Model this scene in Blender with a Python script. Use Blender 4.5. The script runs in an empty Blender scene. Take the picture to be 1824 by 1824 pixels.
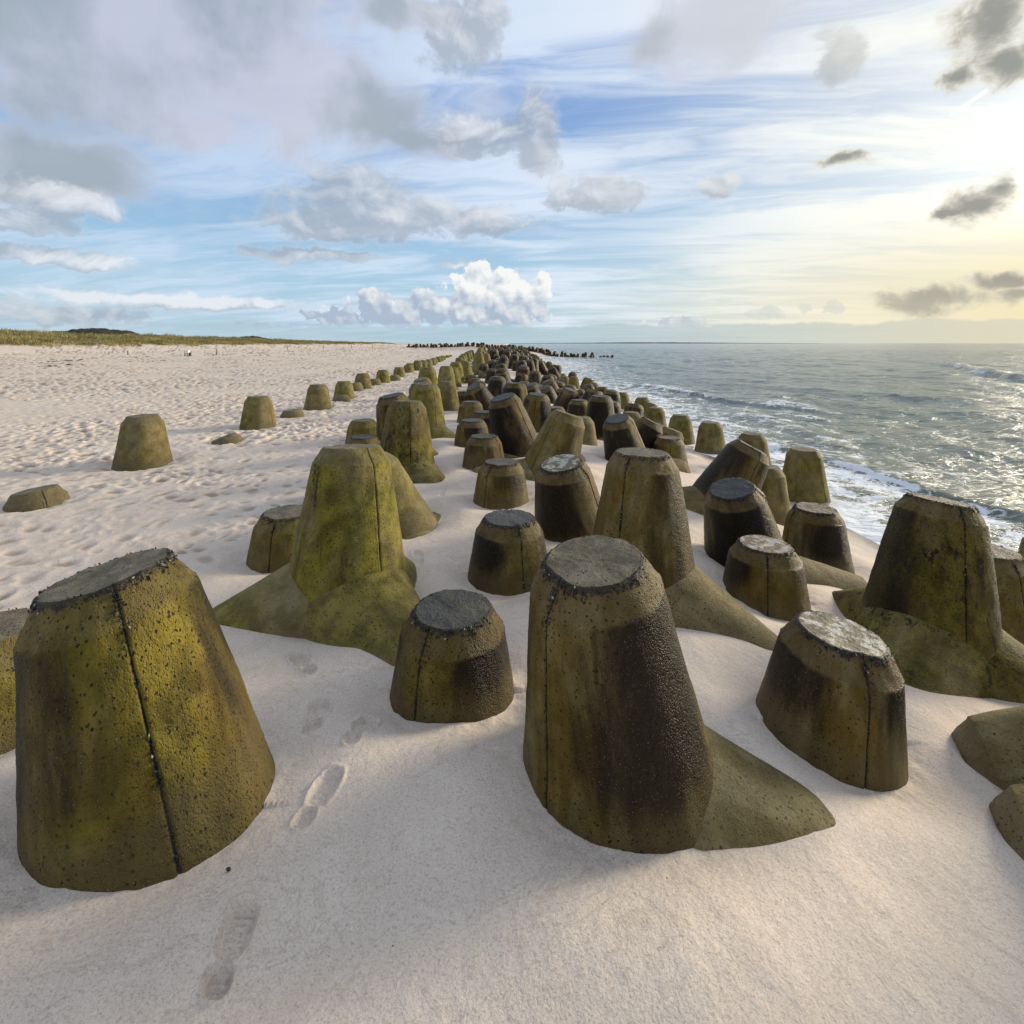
import bpy, math, random
import numpy as np
from mathutils import Vector, Matrix, Quaternion, noise

R = math.radians
random.seed(7)
rng = np.random.default_rng(11)
scene = bpy.context.scene
col = scene.collection

# ------------------------------------------------------------------ camera
CZ = 3.3            # eye height above the sea (sea level is z = 0)
F = 912.0           # focal length in pixels of the 1824 px photograph
HU, HV = 912.0, 611.0
cam_data = bpy.data.cameras.new('camera')
cam_data.sensor_width = 36.0
cam_data.lens = 18.0
cam_data.shift_y = -(912.0 - HV) / 1824.0
cam_data.clip_start = 0.05
cam_data.clip_end = 20000
cam = bpy.data.objects.new('camera', cam_data)
cam.location = (0, 0, CZ)
cam.rotation_euler = (R(90), 0, 0)
col.objects.link(cam)
scene.camera = cam

scene.view_settings.view_transform = 'Standard'
scene.view_settings.look = 'None'
scene.view_settings.exposure = 0.15
scene.view_settings.gamma = 1.0
scene.view_settings.use_curve_mapping = False
scene.render.engine = 'CYCLES'
scene.cycles.max_bounces = 5
scene.cycles.diffuse_bounces = 3
scene.cycles.glossy_bounces = 3

SUN_AZ, SUN_EL = 61.0, 14.0      # azimuth from +Y towards +X, degrees
sun_dir = Vector((math.sin(R(SUN_AZ)) * math.cos(R(SUN_EL)),
                  math.cos(R(SUN_AZ)) * math.cos(R(SUN_EL)), math.sin(R(SUN_EL))))


# ------------------------------------------------------------------ node helper
class NT:
    def __init__(s, tree):
        s.t = tree; s.n = tree.nodes; s.l = tree.links

    def put(s, sock, v):
        if v is None: return
        if isinstance(v, bpy.types.NodeSocket): s.l.new(v, sock)
        elif isinstance(v, (tuple, list)):
            n = len(sock.default_value)
            v = tuple(v)
            if n == 4 and len(v) == 3: v = v + (1.0,)
            sock.default_value = v
        else: sock.default_value = v

    def m(s, op, a, b=None, c=None, clamp=False):
        n = s.n.new('ShaderNodeMath'); n.operation = op; n.use_clamp = clamp
        s.put(n.inputs[0], a)
        if b is not None: s.put(n.inputs[1], b)
        if c is not None: s.put(n.inputs[2], c)
        return n.outputs[0]

    def v(s, op, a, b=None, scale=None):
        n = s.n.new('ShaderNodeVectorMath'); n.operation = op
        s.put(n.inputs[0], a)
        if b is not None: s.put(n.inputs[1], b)
        if scale is not None: s.put(n.inputs['Scale'], scale)
        return n.outputs['Value'] if op in ('LENGTH', 'DOT_PRODUCT', 'DISTANCE') else n.outputs['Vector']

    def ss(s, x, lo, hi, a=0.0, b=1.0, kind='SMOOTHSTEP'):
        n = s.n.new('ShaderNodeMapRange'); n.interpolation_type = kind; n.clamp = True
        s.put(n.inputs[0], x); s.put(n.inputs[1], lo); s.put(n.inputs[2], hi)
        s.put(n.inputs[3], a); s.put(n.inputs[4], b)
        return n.outputs[0]

    def mix(s, f, a, b, mode='MIX'):
        n = s.n.new('ShaderNodeMix'); n.data_type = 'RGBA'; n.blend_type = mode; n.clamp_factor = True
        s.put(n.inputs[0], f); s.put(n.inputs[6], a); s.put(n.inputs[7], b)
        return n.outputs[2]

    def noise(s, vec, scale, detail=4, rough=0.55, dist=0.0, lac=2.0):
        n = s.n.new('ShaderNodeTexNoise'); n.inputs['Scale'].default_value = scale
        n.inputs['Detail'].default_value = detail; n.inputs['Roughness'].default_value = rough
        n.inputs['Distortion'].default_value = dist; n.inputs['Lacunarity'].default_value = lac
        s.put(n.inputs['Vector'], vec)
        return n.outputs['Fac']

    def noisec(s, vec, scale, detail=3, rough=0.55):
        n = s.n.new('ShaderNodeTexNoise'); n.inputs['Scale'].default_value = scale
        n.inputs['Detail'].default_value = detail; n.inputs['Roughness'].default_value = rough
        s.put(n.inputs['Vector'], vec)
        return n.outputs['Color']

    def noise2(s, *a, **k):
        o = s.noise(*a, **k); o.node.noise_dimensions = '2D'
        return o.node.outputs[0]

    def noisec2(s, *a, **k):
        o = s.noisec(*a, **k); o.node.noise_dimensions = '2D'
        return o.node.outputs['Color']

    def vor2(s, vec, scale):
        o = s.vor(vec, scale); o.node.voronoi_dimensions = '2D'
        return o.node.outputs['Distance']

    def vor(s, vec, scale, feature='F1', out='Distance', rnd=1.0):
        n = s.n.new('ShaderNodeTexVoronoi'); n.feature = feature
        n.inputs['Scale'].default_value = scale; n.inputs['Randomness'].default_value = rnd
        s.put(n.inputs['Vector'], vec)
        return n.outputs[out]

    def xyz(s, x, y, z):
        n = s.n.new('ShaderNodeCombineXYZ')
        s.put(n.inputs[0], x); s.put(n.inputs[1], y); s.put(n.inputs[2], z)
        return n.outputs[0]

    def sep(s, v):
        n = s.n.new('ShaderNodeSeparateXYZ'); s.put(n.inputs[0], v)
        return n.outputs[0], n.outputs[1], n.outputs[2]

    def attr(s, name, kind='GEOMETRY', out='Fac'):
        n = s.n.new('ShaderNodeAttribute'); n.attribute_name = name; n.attribute_type = kind
        return n.outputs[out]

    def bump(s, h, strength, dist, normal=None):
        n = s.n.new('ShaderNodeBump'); n.inputs['Strength'].default_value = strength
        n.inputs['Distance'].default_value = dist
        s.put(n.inputs['Height'], h)
        if normal is not None: s.put(n.inputs['Normal'], normal)
        return n.outputs[0]


# ------------------------------------------------------------------ world: Nishita sky + cloud decks
world = bpy.data.worlds.new('World'); scene.world = world
world.use_nodes = True
T = NT(world.node_tree); T.n.clear()
out = T.n.new('ShaderNodeOutputWorld')
bg = T.n.new('ShaderNodeBackground'); bg.inputs['Strength'].default_value = 0.1
T.l.new(bg.outputs[0], out.inputs[0])
sky = T.n.new('ShaderNodeTexSky'); sky.sky_type = 'NISHITA'; sky.sun_disc = False
sky.sun_elevation = R(SUN_EL); sky.sun_rotation = R(SUN_AZ)
sky.air_density = 1.0; sky.dust_density = 0.6; sky.ozone_density = 2.0
tc = T.n.new('ShaderNodeTexCoord'); D = T.v('NORMALIZE', tc.outputs['Generated'])
dx, dy, dz = T.sep(D)
az = T.m('ARCTAN2', dx, dy)
el = T.m('ARCSINE', dz)
AE = T.xyz(az, el, 0.0)


def ae(u, v):
    a = math.atan((u - HU) / F)
    return a, math.atan((HV - v) / F * math.cos(a))


def field(ells, base=None, vec=None):
    """max over soft ellipses given in picture-like units (u, v, half width, half height)."""
    f = base
    for (u, v, ru, rv) in ells:
        a0, e0 = ae(u, v)
        ca = math.cos(a0)
        w = ru / F * ca * ca; h = rv / F * ca
        q = T.v('MULTIPLY', T.v('SUBTRACT', vec, (a0, e0, 0)), (1 / w, 1 / h, 0))
        g = T.m('SUBTRACT', 1.0, T.v('LENGTH', q))
        f = g if f is None else T.m('SMOOTH_MAX', f, g, 0.25)
    return f


def C(r, g, b, k=9.1):
    """sRGB 0-255 -> linear, times 10 to undo the background strength"""
    return tuple(k * (((c / 255 + .055) / 1.055) ** 2.4 if c > 10 else c / 255 / 12.92) for c in (r, g, b))


# plane projected coordinates for the high decks (natural compression to the horizon)
zz = T.m('ADD', T.m('MAXIMUM', dz, 0.0), 0.10)
PX = T.m('DIVIDE', dx, zz); PY = T.m('DIVIDE', dy, zz)
P = T.xyz(PX, PY, 0.0)
glow_w = T.m('MULTIPLY', T.m('POWER', T.m('MAXIMUM', T.v('DOT_PRODUCT', D, tuple(sun_dir)), 0.0), 5.2), 1.15, clamp=True)
glow_n = T.m('MULTIPLY', T.m('POWER', T.m('MAXIMUM', T.v('DOT_PRODUCT', D, tuple(sun_dir)), 0.0), 26.0), T.ss(el, 0.06, 0.22))

# clear sky
blue = T.mix(T.ss(el, 0.02, 0.50), C(168, 210, 234), C(92, 146, 216))
blue = T.mix(0.15, blue, sky.outputs[0])
c = blue
c = T.mix(T.ss(el, 0.15, 0.0, 0.0, 0.85), c, T.mix(glow_w, C(174, 202, 214), C(228, 220, 190)))
# cirrus: long streaks, fanning out of the west
RP = T.xyz(T.m('ADD', T.m('MULTIPLY', PX, 0.42), T.m('MULTIPLY', PY, -0.10)),
           T.m('ADD', T.m('MULTIPLY', PX, 0.22), T.m('MULTIPLY', PY, 1.25)), 0.0)
RW = T.v('ADD', RP, T.v('SCALE', T.v('SUBTRACT', T.noisec2(RP, 1.1, 3, 0.55), (.5, .5, .5)), scale=0.75))
ci = T.noise2(RW, 1.5, 8, 0.60, 0.1)
ci2 = T.noise2(P, 0.45, 2, 0.5, 0.0)
cim = T.m('MULTIPLY', T.ss(ci, 0.36, 0.66), T.ss(ci2, 0.12, 0.42, 0.25, 1.0))
cim = T.m('MULTIPLY', cim, T.ss(az, -0.75, 0.15, 0.55, 1.0))
c = T.mix(T.m('MULTIPLY', T.noise2(P, 0.9, 3, 0.5), 0.36), c, C(206, 222, 240))
c = T.mix(T.m('MULTIPLY', cim, 0.90, clamp=True), c, T.mix(glow_w, C(216, 230, 248, 9.4), C(255, 253, 246, 9.6)))
veil = T.m('MULTIPLY', glow_w, T.ss(ci, 0.30, 0.62, 0.62, 1.0))
c = T.mix(T.m('MULTIPLY', veil, 1.0, clamp=True), c, C(252, 251, 240, 9.6))
yel = T.m('MULTIPLY', glow_w, T.ss(el, 0.24, 0.05))
c = T.mix(T.m('MULTIPLY', yel, 1.1, clamp=True), c, C(243, 230, 188))
c = T.v('ADD', c, T.v('SCALE', C(255, 246, 214), scale=T.m('MULTIPLY', glow_n, 0.55)))

# A: broad soft grey decks; repeated by the same noise overhead and behind
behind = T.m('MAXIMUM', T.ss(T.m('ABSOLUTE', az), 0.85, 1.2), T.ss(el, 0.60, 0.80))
deck = T.m('SUBTRACT', T.m('ADD', T.m('MULTIPLY', T.noise2(P, 0.42, 4, 0.55, 0.3), 2.6), behind), 2.02)
sh = T.noise2(AE, 3.4, 5, 0.55, 0.0)


def deck_over(c, fA):
    mA = T.ss(fA, -0.05, 0.60)
    colA = T.mix(T.ss(sh, 0.36, 0.62), C(163, 174, 184), C(200, 205, 220))
    colA = T.mix(T.ss(fA, 0.75, 0.05, 0.0, 0.75), colA, C(206, 212, 230))
    colA = T.mix(T.m('MULTIPLY', glow_w, 0.7, clamp=True), colA, C(230, 228, 216))
    colA = T.mix(T.m('MULTIPLY', behind, 0.6), colA, C(236, 236, 236))   # unseen decks overhead and behind, brightened to light the sand
    return T.mix(T.m('MULTIPLY', mA, 0.88), c, colA)


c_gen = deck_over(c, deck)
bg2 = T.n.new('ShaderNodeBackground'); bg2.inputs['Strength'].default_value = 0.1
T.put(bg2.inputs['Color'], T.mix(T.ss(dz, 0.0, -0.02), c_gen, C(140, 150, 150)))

# --- the part of the sky over the sea horizon, where single clouds stand out
w1 = T.v('SCALE', T.v('SUBTRACT', T.noisec2(AE, 3.5, 3, 0.6), (.5, .5, .5)), scale=0.16)
AW = T.v('ADD', AE, w1)
w2 = T.v('SCALE', T.v('SUBTRACT', T.noisec2(AE, 12.0, 4, 0.6), (.5, .5, .5)), scale=0.045)
AW2 = T.v('ADD', AE, w2)
fA = field([(150, 60, 560, 230), (440, 60, 330, 190), (560, 190, 330, 95), (60, 280, 260, 70),
            (330, 245, 260, 60), (680, 235, 190, 40), (1310, 30, 180, 100), (1190, 40, 120, 60), (700, 15, 130, 40)], None, AW)
fA = T.m('ADD', fA, T.m('MULTIPLY', T.m('SUBTRACT', T.noise2(AE, 5.0, 8, 0.60, 0.5), 0.5), 1.5))
fA = T.m('ADD', fA, 0.12)
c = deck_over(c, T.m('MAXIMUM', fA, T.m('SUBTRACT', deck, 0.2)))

# B: separate grey cumulus with pale tops
ellB = [(690, 384, 250, 44), (640, 345, 120, 60), (590, 405, 170, 34), (860, 395, 120, 24),
        (1068, 345, 95, 42), (1270, 338, 50, 20), (1295, 326, 26, 24), (955, 235, 50, 80), (860, 240, 120, 34),
        (90, 455, 190, 20), (110, 360, 125, 34), (40, 395, 140, 30), (560, 455, 130, 14), (815, 468, 42, 11),
        (330, 538, 300, 17), (90, 560, 260, 24), (1490, 100, 55, 60),
        (812, 60, 84, 66), (860, 20, 55, 50), (1000, 350, 50, 28)]
fB = field(ellB, None, AW2)
nB = T.noise2(T.xyz(az, T.m('MULTIPLY', el, 1.5), 0.0), 11.0, 9, 0.60, 0.5)
nS = T.noise2(T.xyz(az, T.m('MULTIPLY', el, 1.3), 0.0), 30.0, 6, 0.60, 0.4)
nz = T.m('ADD', T.m('MULTIPLY', T.m('SUBTRACT', nB, 0.5), 1.25), T.m('MULTIPLY', T.m('SUBTRACT', nS, 0.5), 0.75))
fBo = field(ellB, None, T.v('ADD', AW2, (0.020, 0.026, 0)))
slope = T.m('SUBTRACT', fB, fBo)
fB = T.m('ADD', fB, nz)
nB2 = T.noise2(T.xyz(T.m('SUBTRACT', az, 0.016), T.m('MULTIPLY', T.m('SUBTRACT', el, 0.02), 1.5), 0.0), 11.0, 6, 0.58, 0.5)
mB = T.ss(fB, -0.10, 0.52)
lit = T.m('ADD', T.m('MULTIPLY', T.m('SUBTRACT', nB, nB2), 1.7), T.m('ADD', T.m('MULTIPLY', slope, 0.85), 0.04), clamp=True)
lit = T.m('MAXIMUM', lit, T.ss(fB, 0.30, 0.06, 0.0, 0.55))
colB = T.mix(lit, C(166, 177, 190), C(238, 240, 244))
colB = T.mix(T.m('MULTIPLY', glow_w, 0.8, clamp=True), colB, C(214, 210, 194))
c = T.mix(T.m('MULTIPLY', mB, 0.78), c, colB)

# C: bright heaped cumulus low over the horizon
ellC = [(868, 512, 62, 50), (885, 560, 90, 26), (910, 516, 58, 36), (820, 545, 60, 38), (750, 550, 74, 40), (665, 548, 48, 40),
        (700, 565, 150, 22), (600, 565, 70, 16), (935, 550, 50, 30), (970, 505, 20, 22), (955, 530, 34, 30),
        (520, 580, 90, 5), (1365, 558, 36, 14), (1435, 548, 16, 13), (1482, 552, 32, 14), (1220, 574, 70, 12)]
nW = T.noisec2(AE, 34.0, 4, 0.6)
AC = T.v('ADD', AE, T.v('SCALE', T.v('SUBTRACT', nW, (.5, .5, .5)), scale=0.020))
fC = field(ellC, None, AC)
v1 = T.vor2(AC, 24.0); v2 = T.vor2(AC, 58.0)
nC = T.noise2(AE, 50.0, 5, 0.6)
OC = T.v('ADD', AC, (0.007, 0.009, 0))
u1 = T.vor2(OC, 24.0); u2 = T.vor2(OC, 58.0)
lump = T.m('ADD', T.m('MULTIPLY', v1, -0.85), T.m('MULTIPLY', v2, -0.22))
lump2 = T.m('ADD', T.m('MULTIPLY', u1, -0.85), T.m('MULTIPLY', u2, -0.22))
fC2 = T.m('ADD', T.m('ADD', fC, lump), T.m('ADD', T.m('MULTIPLY', nC, 0.9), 0.10))
mC = T.m('MULTIPLY', T.ss(fC2, 0.20, 0.34), T.ss(el, 0.020, 0.042))
litC = T.m('ADD', T.m('MULTIPLY', T.m('SUBTRACT', lump, lump2), 1.4), T.m('MULTIPLY', T.m('SUBTRACT', nC, .5), .9))
litC = T.m('ADD', litC, T.m('ADD', T.ss(el, 0.03, 0.13, 0.0, 0.8), T.ss(az, -0.3, 0.03, -0.18, 0.12)), clamp=True)
colC = T.mix(litC, C(172, 187, 206), C(248, 249, 246))
colC = T.mix(T.ss(az, 0.15, 0.6, 0.0, 0.8), colC, C(214, 216, 206))
c = T.mix(T.m('MULTIPLY', mC, T.ss(az, 0.10, 0.45, 0.96, 0.5)), c, colC)

# D: backlit dark clouds by the sun
ellD = [(1745, 362, 72, 36), (1778, 335, 42, 32), (1700, 374, 50, 12), (1770, 40, 115, 84), (1800, 110, 66, 52),
        (1500, 286, 62, 17), (1700, 140, 60, 22), (1650, 534, 120, 25), (1790, 498, 70, 18), (1800, 522, 46, 20),
        (1900, 60, 120, 90)]
fD = field(ellD, None, AW2)
fD = T.m('ADD', fD, T.m('MULTIPLY', nz, 1.0))
mD = T.ss(fD, -0.12, 0.55)
colD = T.mix(T.ss(fD, 0.06, 0.85), C(228, 222, 204), C(142, 143, 138))
colD = T.mix(T.ss(el, 0.12, 0.05, 0.0, 0.6), colD, C(198, 192, 172))
c = T.mix(T.m('MULTIPLY', mD, 0.9), c, colD)
# low blue-grey bank along the horizon
bank = T.m('ADD', 0.032, T.m('MULTIPLY', T.m('SUBTRACT', T.noise2(T.xyz(az, 0.3, 0.0), 7.0, 5, 0.6), 0.5), 0.030))
mbk = T.ss(T.m('SUBTRACT', el, bank), 0.004, -0.002)
c = T.mix(T.m('MULTIPLY', mbk, T.ss(az, -0.9, 0.1, 0.25, 0.75)), c, T.mix(glow_w, C(172, 196, 206), C(222, 214, 186)))
# contrail
a0, e0 = ae(1690, 207); a1, e1 = ae(1755, 163)
tx, ty = a1 - a0, e1 - e0; tl = math.hypot(tx, ty); tx /= tl; ty /= tl
s_ = T.m('ADD', T.m('MULTIPLY', T.m('SUBTRACT', az, a0), tx), T.m('MULTIPLY', T.m('SUBTRACT', el, e0), ty))
n_ = T.m('ABSOLUTE', T.m('ADD', T.m('MULTIPLY', T.m('SUBTRACT', az, a0), -ty), T.m('MULTIPLY', T.m('SUBTRACT', el, e0), tx)))
mt = T.m('MULTIPLY', T.ss(n_, 0.0032, 0.0012), T.m('MULTIPLY', T.ss(s_, 0.0, 0.01), T.ss(s_, tl + 0.004, tl)))
c = T.mix(T.m('MULTIPLY', mt, 0.9), c, C(255, 255, 250, 11))
# below the horizon
c = T.mix(T.ss(dz, 0.0, -0.02), c, C(140, 150, 150))
T.put(bg.inputs['Color'], c)
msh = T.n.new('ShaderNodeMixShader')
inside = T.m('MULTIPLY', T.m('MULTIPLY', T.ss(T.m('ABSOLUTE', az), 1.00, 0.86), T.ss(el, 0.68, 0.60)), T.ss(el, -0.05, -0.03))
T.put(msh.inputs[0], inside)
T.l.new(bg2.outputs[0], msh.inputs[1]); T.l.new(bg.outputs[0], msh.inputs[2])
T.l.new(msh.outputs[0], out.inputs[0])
world.cycles.sampling_method = 'MANUAL'
world.cycles.sample_map_resolution = 512

# ------------------------------------------------------------------ sun
sl = bpy.data.lights.new('sun', 'SUN'); sl.energy = 4.3; sl.angle = R(19.0); sl.color = (1.0, 0.88, 0.68)
so = bpy.data.objects.new('sun', sl); so.location = (60, 60, 30)
so.rotation_euler = sun_dir.to_track_quat('Z', 'Y').to_euler()
col.objects.link(so)


# ------------------------------------------------------------------ object helpers
def tag(o, label=None, cat=None, group=None, kind=None):
    if label: o['label'] = label
    if cat: o['category'] = cat
    if group: o['group'] = group
    if kind: o['kind'] = kind
    return o


def new_mesh(name, co, faces, smooth=True, mat=None):
    me = bpy.data.meshes.new(name)
    co = np.asarray(co, dtype=np.float32)
    if isinstance(faces, np.ndarray):
        nf, k = faces.shape
        me.vertices.add(len(co)); me.vertices.foreach_set('co', co.ravel())
        me.loops.add(nf * k); me.loops.foreach_set('vertex_index', faces.ravel().astype(np.int32))
        me.polygons.add(nf)
        me.polygons.foreach_set('loop_start', np.arange(0, nf * k, k, dtype=np.int32))
        me.update(calc_edges=True)
    else:
        me.from_pydata([tuple(map(float, p)) for p in co], [], faces)
    me.polygons.foreach_set('use_smooth', np.full(len(me.polygons), smooth))
    if mat: me.materials.append(mat)
    me.update()
    return me


def add_obj(name, me, parent=None, loc=None):
    o = bpy.data.objects.new(name, me); col.objects.link(o)
    if parent: o.parent = parent
    if loc is not None: o.location = loc
    return o


def fattr(me, name, vals):
    a = me.attributes.new(name, 'FLOAT', 'POINT')
    a.data.foreach_set('value', np.asarray(vals, dtype=np.float32).ravel())


def world_pt(u, v, d):
    return ((u - HU) / F * d, d, CZ - (v - HV) / F * d)


# ------------------------------------------------------------------ terrain shape
SX = np.array([-400, -85, -60, -50, -40, -25, -12, -3, .4, 1.2, 2.1, 2.7, 4.0, 5.0, 6.0, 8.0, 14., 60, 3000.])
SZ = np.array([3.3, 3.3, 3.25, 2.1, 1.55, 1.12, 1.05, 1.05, 1.04, .98, .82, .70, .40, .20, 0.0, -.45, -1.2, -4, -8.])
SHY = np.array([-50, 0, 8, 16, 26, 38, 50, 85, 105, 118, 128, 140, 165, 300, 1200, 6000.])
SHX = np.array([6.6, 6.3, 6.1, 5.75, 5.7, 4.9, 4.3, 3.2, 3.5, 6.5, 11, 9, -4, -20, -90, -600.])


def vnoise(x, y, seed=0):
    """value noise, numpy"""
    xi = np.floor(x).astype(np.int64); yi = np.floor(y).astype(np.int64)
    xf = x - xi; yf = y - yi
    def h(a, b):
        n = (a * 374761393 + b * 668265263 + seed * 1442695041) & 0x7fffffff
        n = ((n ^ (n >> 13)) * 1274126177) & 0x7fffffff
        return ((n ^ (n >> 16)) & 0xffff) / 65535.0
    u = xf * xf * (3 - 2 * xf); w = yf * yf * (3 - 2 * yf)
    return (h(xi, yi) * (1 - u) + h(xi + 1, yi) * u) * (1 - w) + (h(xi, yi + 1) * (1 - u) + h(xi + 1, yi + 1) * u) * w


def fbm(x, y, seed=0, oct=4):
    s = 0; a = .5; f = 1.0
    for i in range(oct):
        s = s + a * (vnoise(x * f + i * 17.3, y * f + i * 9.1, seed + i) - .5); a *= .5; f *= 2.03
    return s


def hash2(a, b, k):
    n = (a * 374761393 + b * 668265263 + k * 1013904223) & 0x7fffffff
    n = ((n ^ (n >> 13)) * 1274126177) & 0x7fffffff
    return ((n ^ (n >> 16)) & 0xffff) / 65535.0


def dimples(x, y, cell, seed, density):
    """trampled sand: one scuffed footprint per jittered cell"""
    X = x / cell; Y = y / cell
    xi = np.floor(X).astype(np.int64); yi = np.floor(Y).astype(np.int64)
    out = np.zeros_like(x)
    for ox in (-1, 0, 1):
        for oy in (-1, 0, 1):
            cx = xi + ox; cy = yi + oy
            px = cx + .1 + .8 * hash2(cx, cy, seed); py = cy + .1 + .8 * hash2(cx, cy, seed + 1)
            th = hash2(cx, cy, seed + 2) * 6.283
            on = hash2(cx, cy, seed + 3) < density
            s = (.6 + .7 * hash2(cx, cy, seed + 4))
            ddx = X - px; ddy = Y - py
            a = (ddx * np.cos(th) + ddy * np.sin(th)) / (.52 * s); b = (-ddx * np.sin(th) + ddy * np.cos(th)) / (.30 * s)
            q = a * a + b * b
            out += on * (-np.exp(-q * q * 1.5) * (.6 + .8 * hash2(cx, cy, seed + 5)) + .36 * np.exp(-(np.sqrt(q) - 1.35) ** 2 * 9.0))
    return out


DUNE_Y = np.array([-200, 40, 80, 119, 169, 230, 300, 6000.])
DUNE_H = np.array([2.3, 2.3, 2.0, 1.5, 1.0, .45, -1.2, -3.0])


def terrain(x, y):
    shx = np.interp(y, SHY, SHX)
    xs = x + (6.0 - shx) * np.clip((x + 12) / 14, 0, 1)
    z = np.interp(xs, SX, SZ)
    # dunes
    rise = np.clip((-58 - x) / 24, 0, 1); rise = rise * rise * (3 - 2 * rise)
    z = z + rise * (np.interp(y, DUNE_Y, DUNE_H) + 1.6 * fbm(x / 14, y / 14, 5, 3))
    # dune end far away
    z = z - np.clip((y - 230) / 120, 0, 1) * np.clip(z - .9, 0, 9) * (x < -30)
    # mound under the groyne
    gx = np.interp(y, [100, 117, 130, 150, 185, 230], [30, 24, 8, -11, -36, -60])
    m = np.exp(-((x - gx) / 9.0) ** 2) * (y > 108) * (x < 6)
    z = z + m * np.interp(x, [-60, -36, -12, -3, 6], [.15, .2, 1.25, .7, .0]) * np.clip((y - 108) / 20, 0, 1)
    z = z + .09 / (1 + np.exp((y - 3.0) / .22)) / (1 + np.exp((x - 1.0) / .17)) * (x > -9)
    z = z + .17 * np.exp(-((x + 1.9) / .8) ** 2 - ((y - 2.0) / .9) ** 2) + .06 * np.exp(-((x + .4) / .5) ** 2 - ((y - 3.0) / .6) ** 2)
    # gentle undulation
    z = z + .10 * fbm(x / 1.9, y / 1.9, 3, 3) * np.clip((8 - xs) / 3, .1, 1) + .25 * fbm(x / 16, y / 16, 8, 2) * np.clip((-x - 6) / 10, 0, 1)
    return z


def ground_px(u, v):
    d = 2.25 * F / (v - HV)
    for _ in range(8):
        d = (CZ - float(terrain(np.array([(u - HU) / F * d]), np.array([d]))[0])) * F / (v - HV)
    return (u - HU) / F * d, d


# shoe prints: toe and heel picked in the photograph, then laid on the sand
PRINTS = [(ground_px(*t_), ground_px(*h_), dp) for t_, h_, dp in (
    ((440, 1618), (378, 1786), .036), ((598, 1386), (530, 1480), .024), ((572, 1262), (556, 1312), .034),
    ((524, 1168), (556, 1206), .036), ((662, 1280), (620, 1340), .028), ((742, 985), (748, 1012), .022), ((790, 868), (786, 886), .02))]


def shoe(x, y):
    o = np.zeros_like(x)
    for (tx_, ty_), (hx, hy), dep in PRINTS:
        L = math.hypot(tx_ - hx, ty_ - hy); ux, uy = (tx_ - hx) / L, (ty_ - hy) / L
        a = ((x - hx) * ux + (y - hy) * uy) / L; b = (-(x - hx) * uy + (y - hy) * ux) / .29
        r_ = .20 - .04 * np.cos(a * 9)
        def sup(ac, al, bl):
            q = ((np.abs(a - ac) / al) ** 2.6 + (np.abs(b) / bl) ** 2.6) ** (1 / 2.6)
            return 1 / (1 + np.exp((q - 1) * 22)) , q
        f1, q1 = sup(.70, .32, .185); f2, q2 = sup(.16, .17, .135)
        q = np.minimum(q1, q2)
        o -= dep * np.maximum(f1 * (.45 + .9 * np.clip(a - .35, 0, 1)), f2 * .85) * (1 + .22 * np.sin(a * 62) * (np.abs(b) < .12))
        o += dep * .30 * np.exp(-((q - 1.22) / .13) ** 2) * (.4 + 1.6 * vnoise(x * 45, y * 45, 9))
        o += dep * .22 * np.minimum(f1 + f2, 1) * (vnoise(x * 60, y * 60, 19) - .5)
    return o


def sand_detail(x, y):
    tr = np.clip((-x - 1.7 - .12 * np.abs(y - 4)) / 1.2, 0, 1) * np.clip((y - 3.2) / 1.8, 0, 1) * np.clip((y * 1.0 + 1.2 * (-x) - 8.0) / 2.5, 0, 1)
    # around the left row the sand is wind-smoothed
    patch = np.clip(fbm(x / 2.6, y / 2.6, 21, 3) * 4 + .75, .25, 1)
    far = 1
    z = tr * patch * (.040 * dimples(x, y, .34, 3, .80) + .030 * dimples(x + 9, y + 4, .23, 13, .8) + .016 * fbm(x / .25, y / .25, 31, 3))
    # wind-blown micro relief near the tetrapods
    z = z + .008 * fbm(x / .45, y / .45, 41, 3) * (1 - tr)
    wv = fbm(x / 1.3 + .5 * y, y / 2.2, 43, 3)
    z = z + .0045 * np.exp(-(wv / .030) ** 2) * (1 - tr) * np.clip(x + .6, 0, 1)
    return z


# ------------------------------------------------------------------ tetrapod table
H = 2.07
LEG = .643 * H
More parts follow.
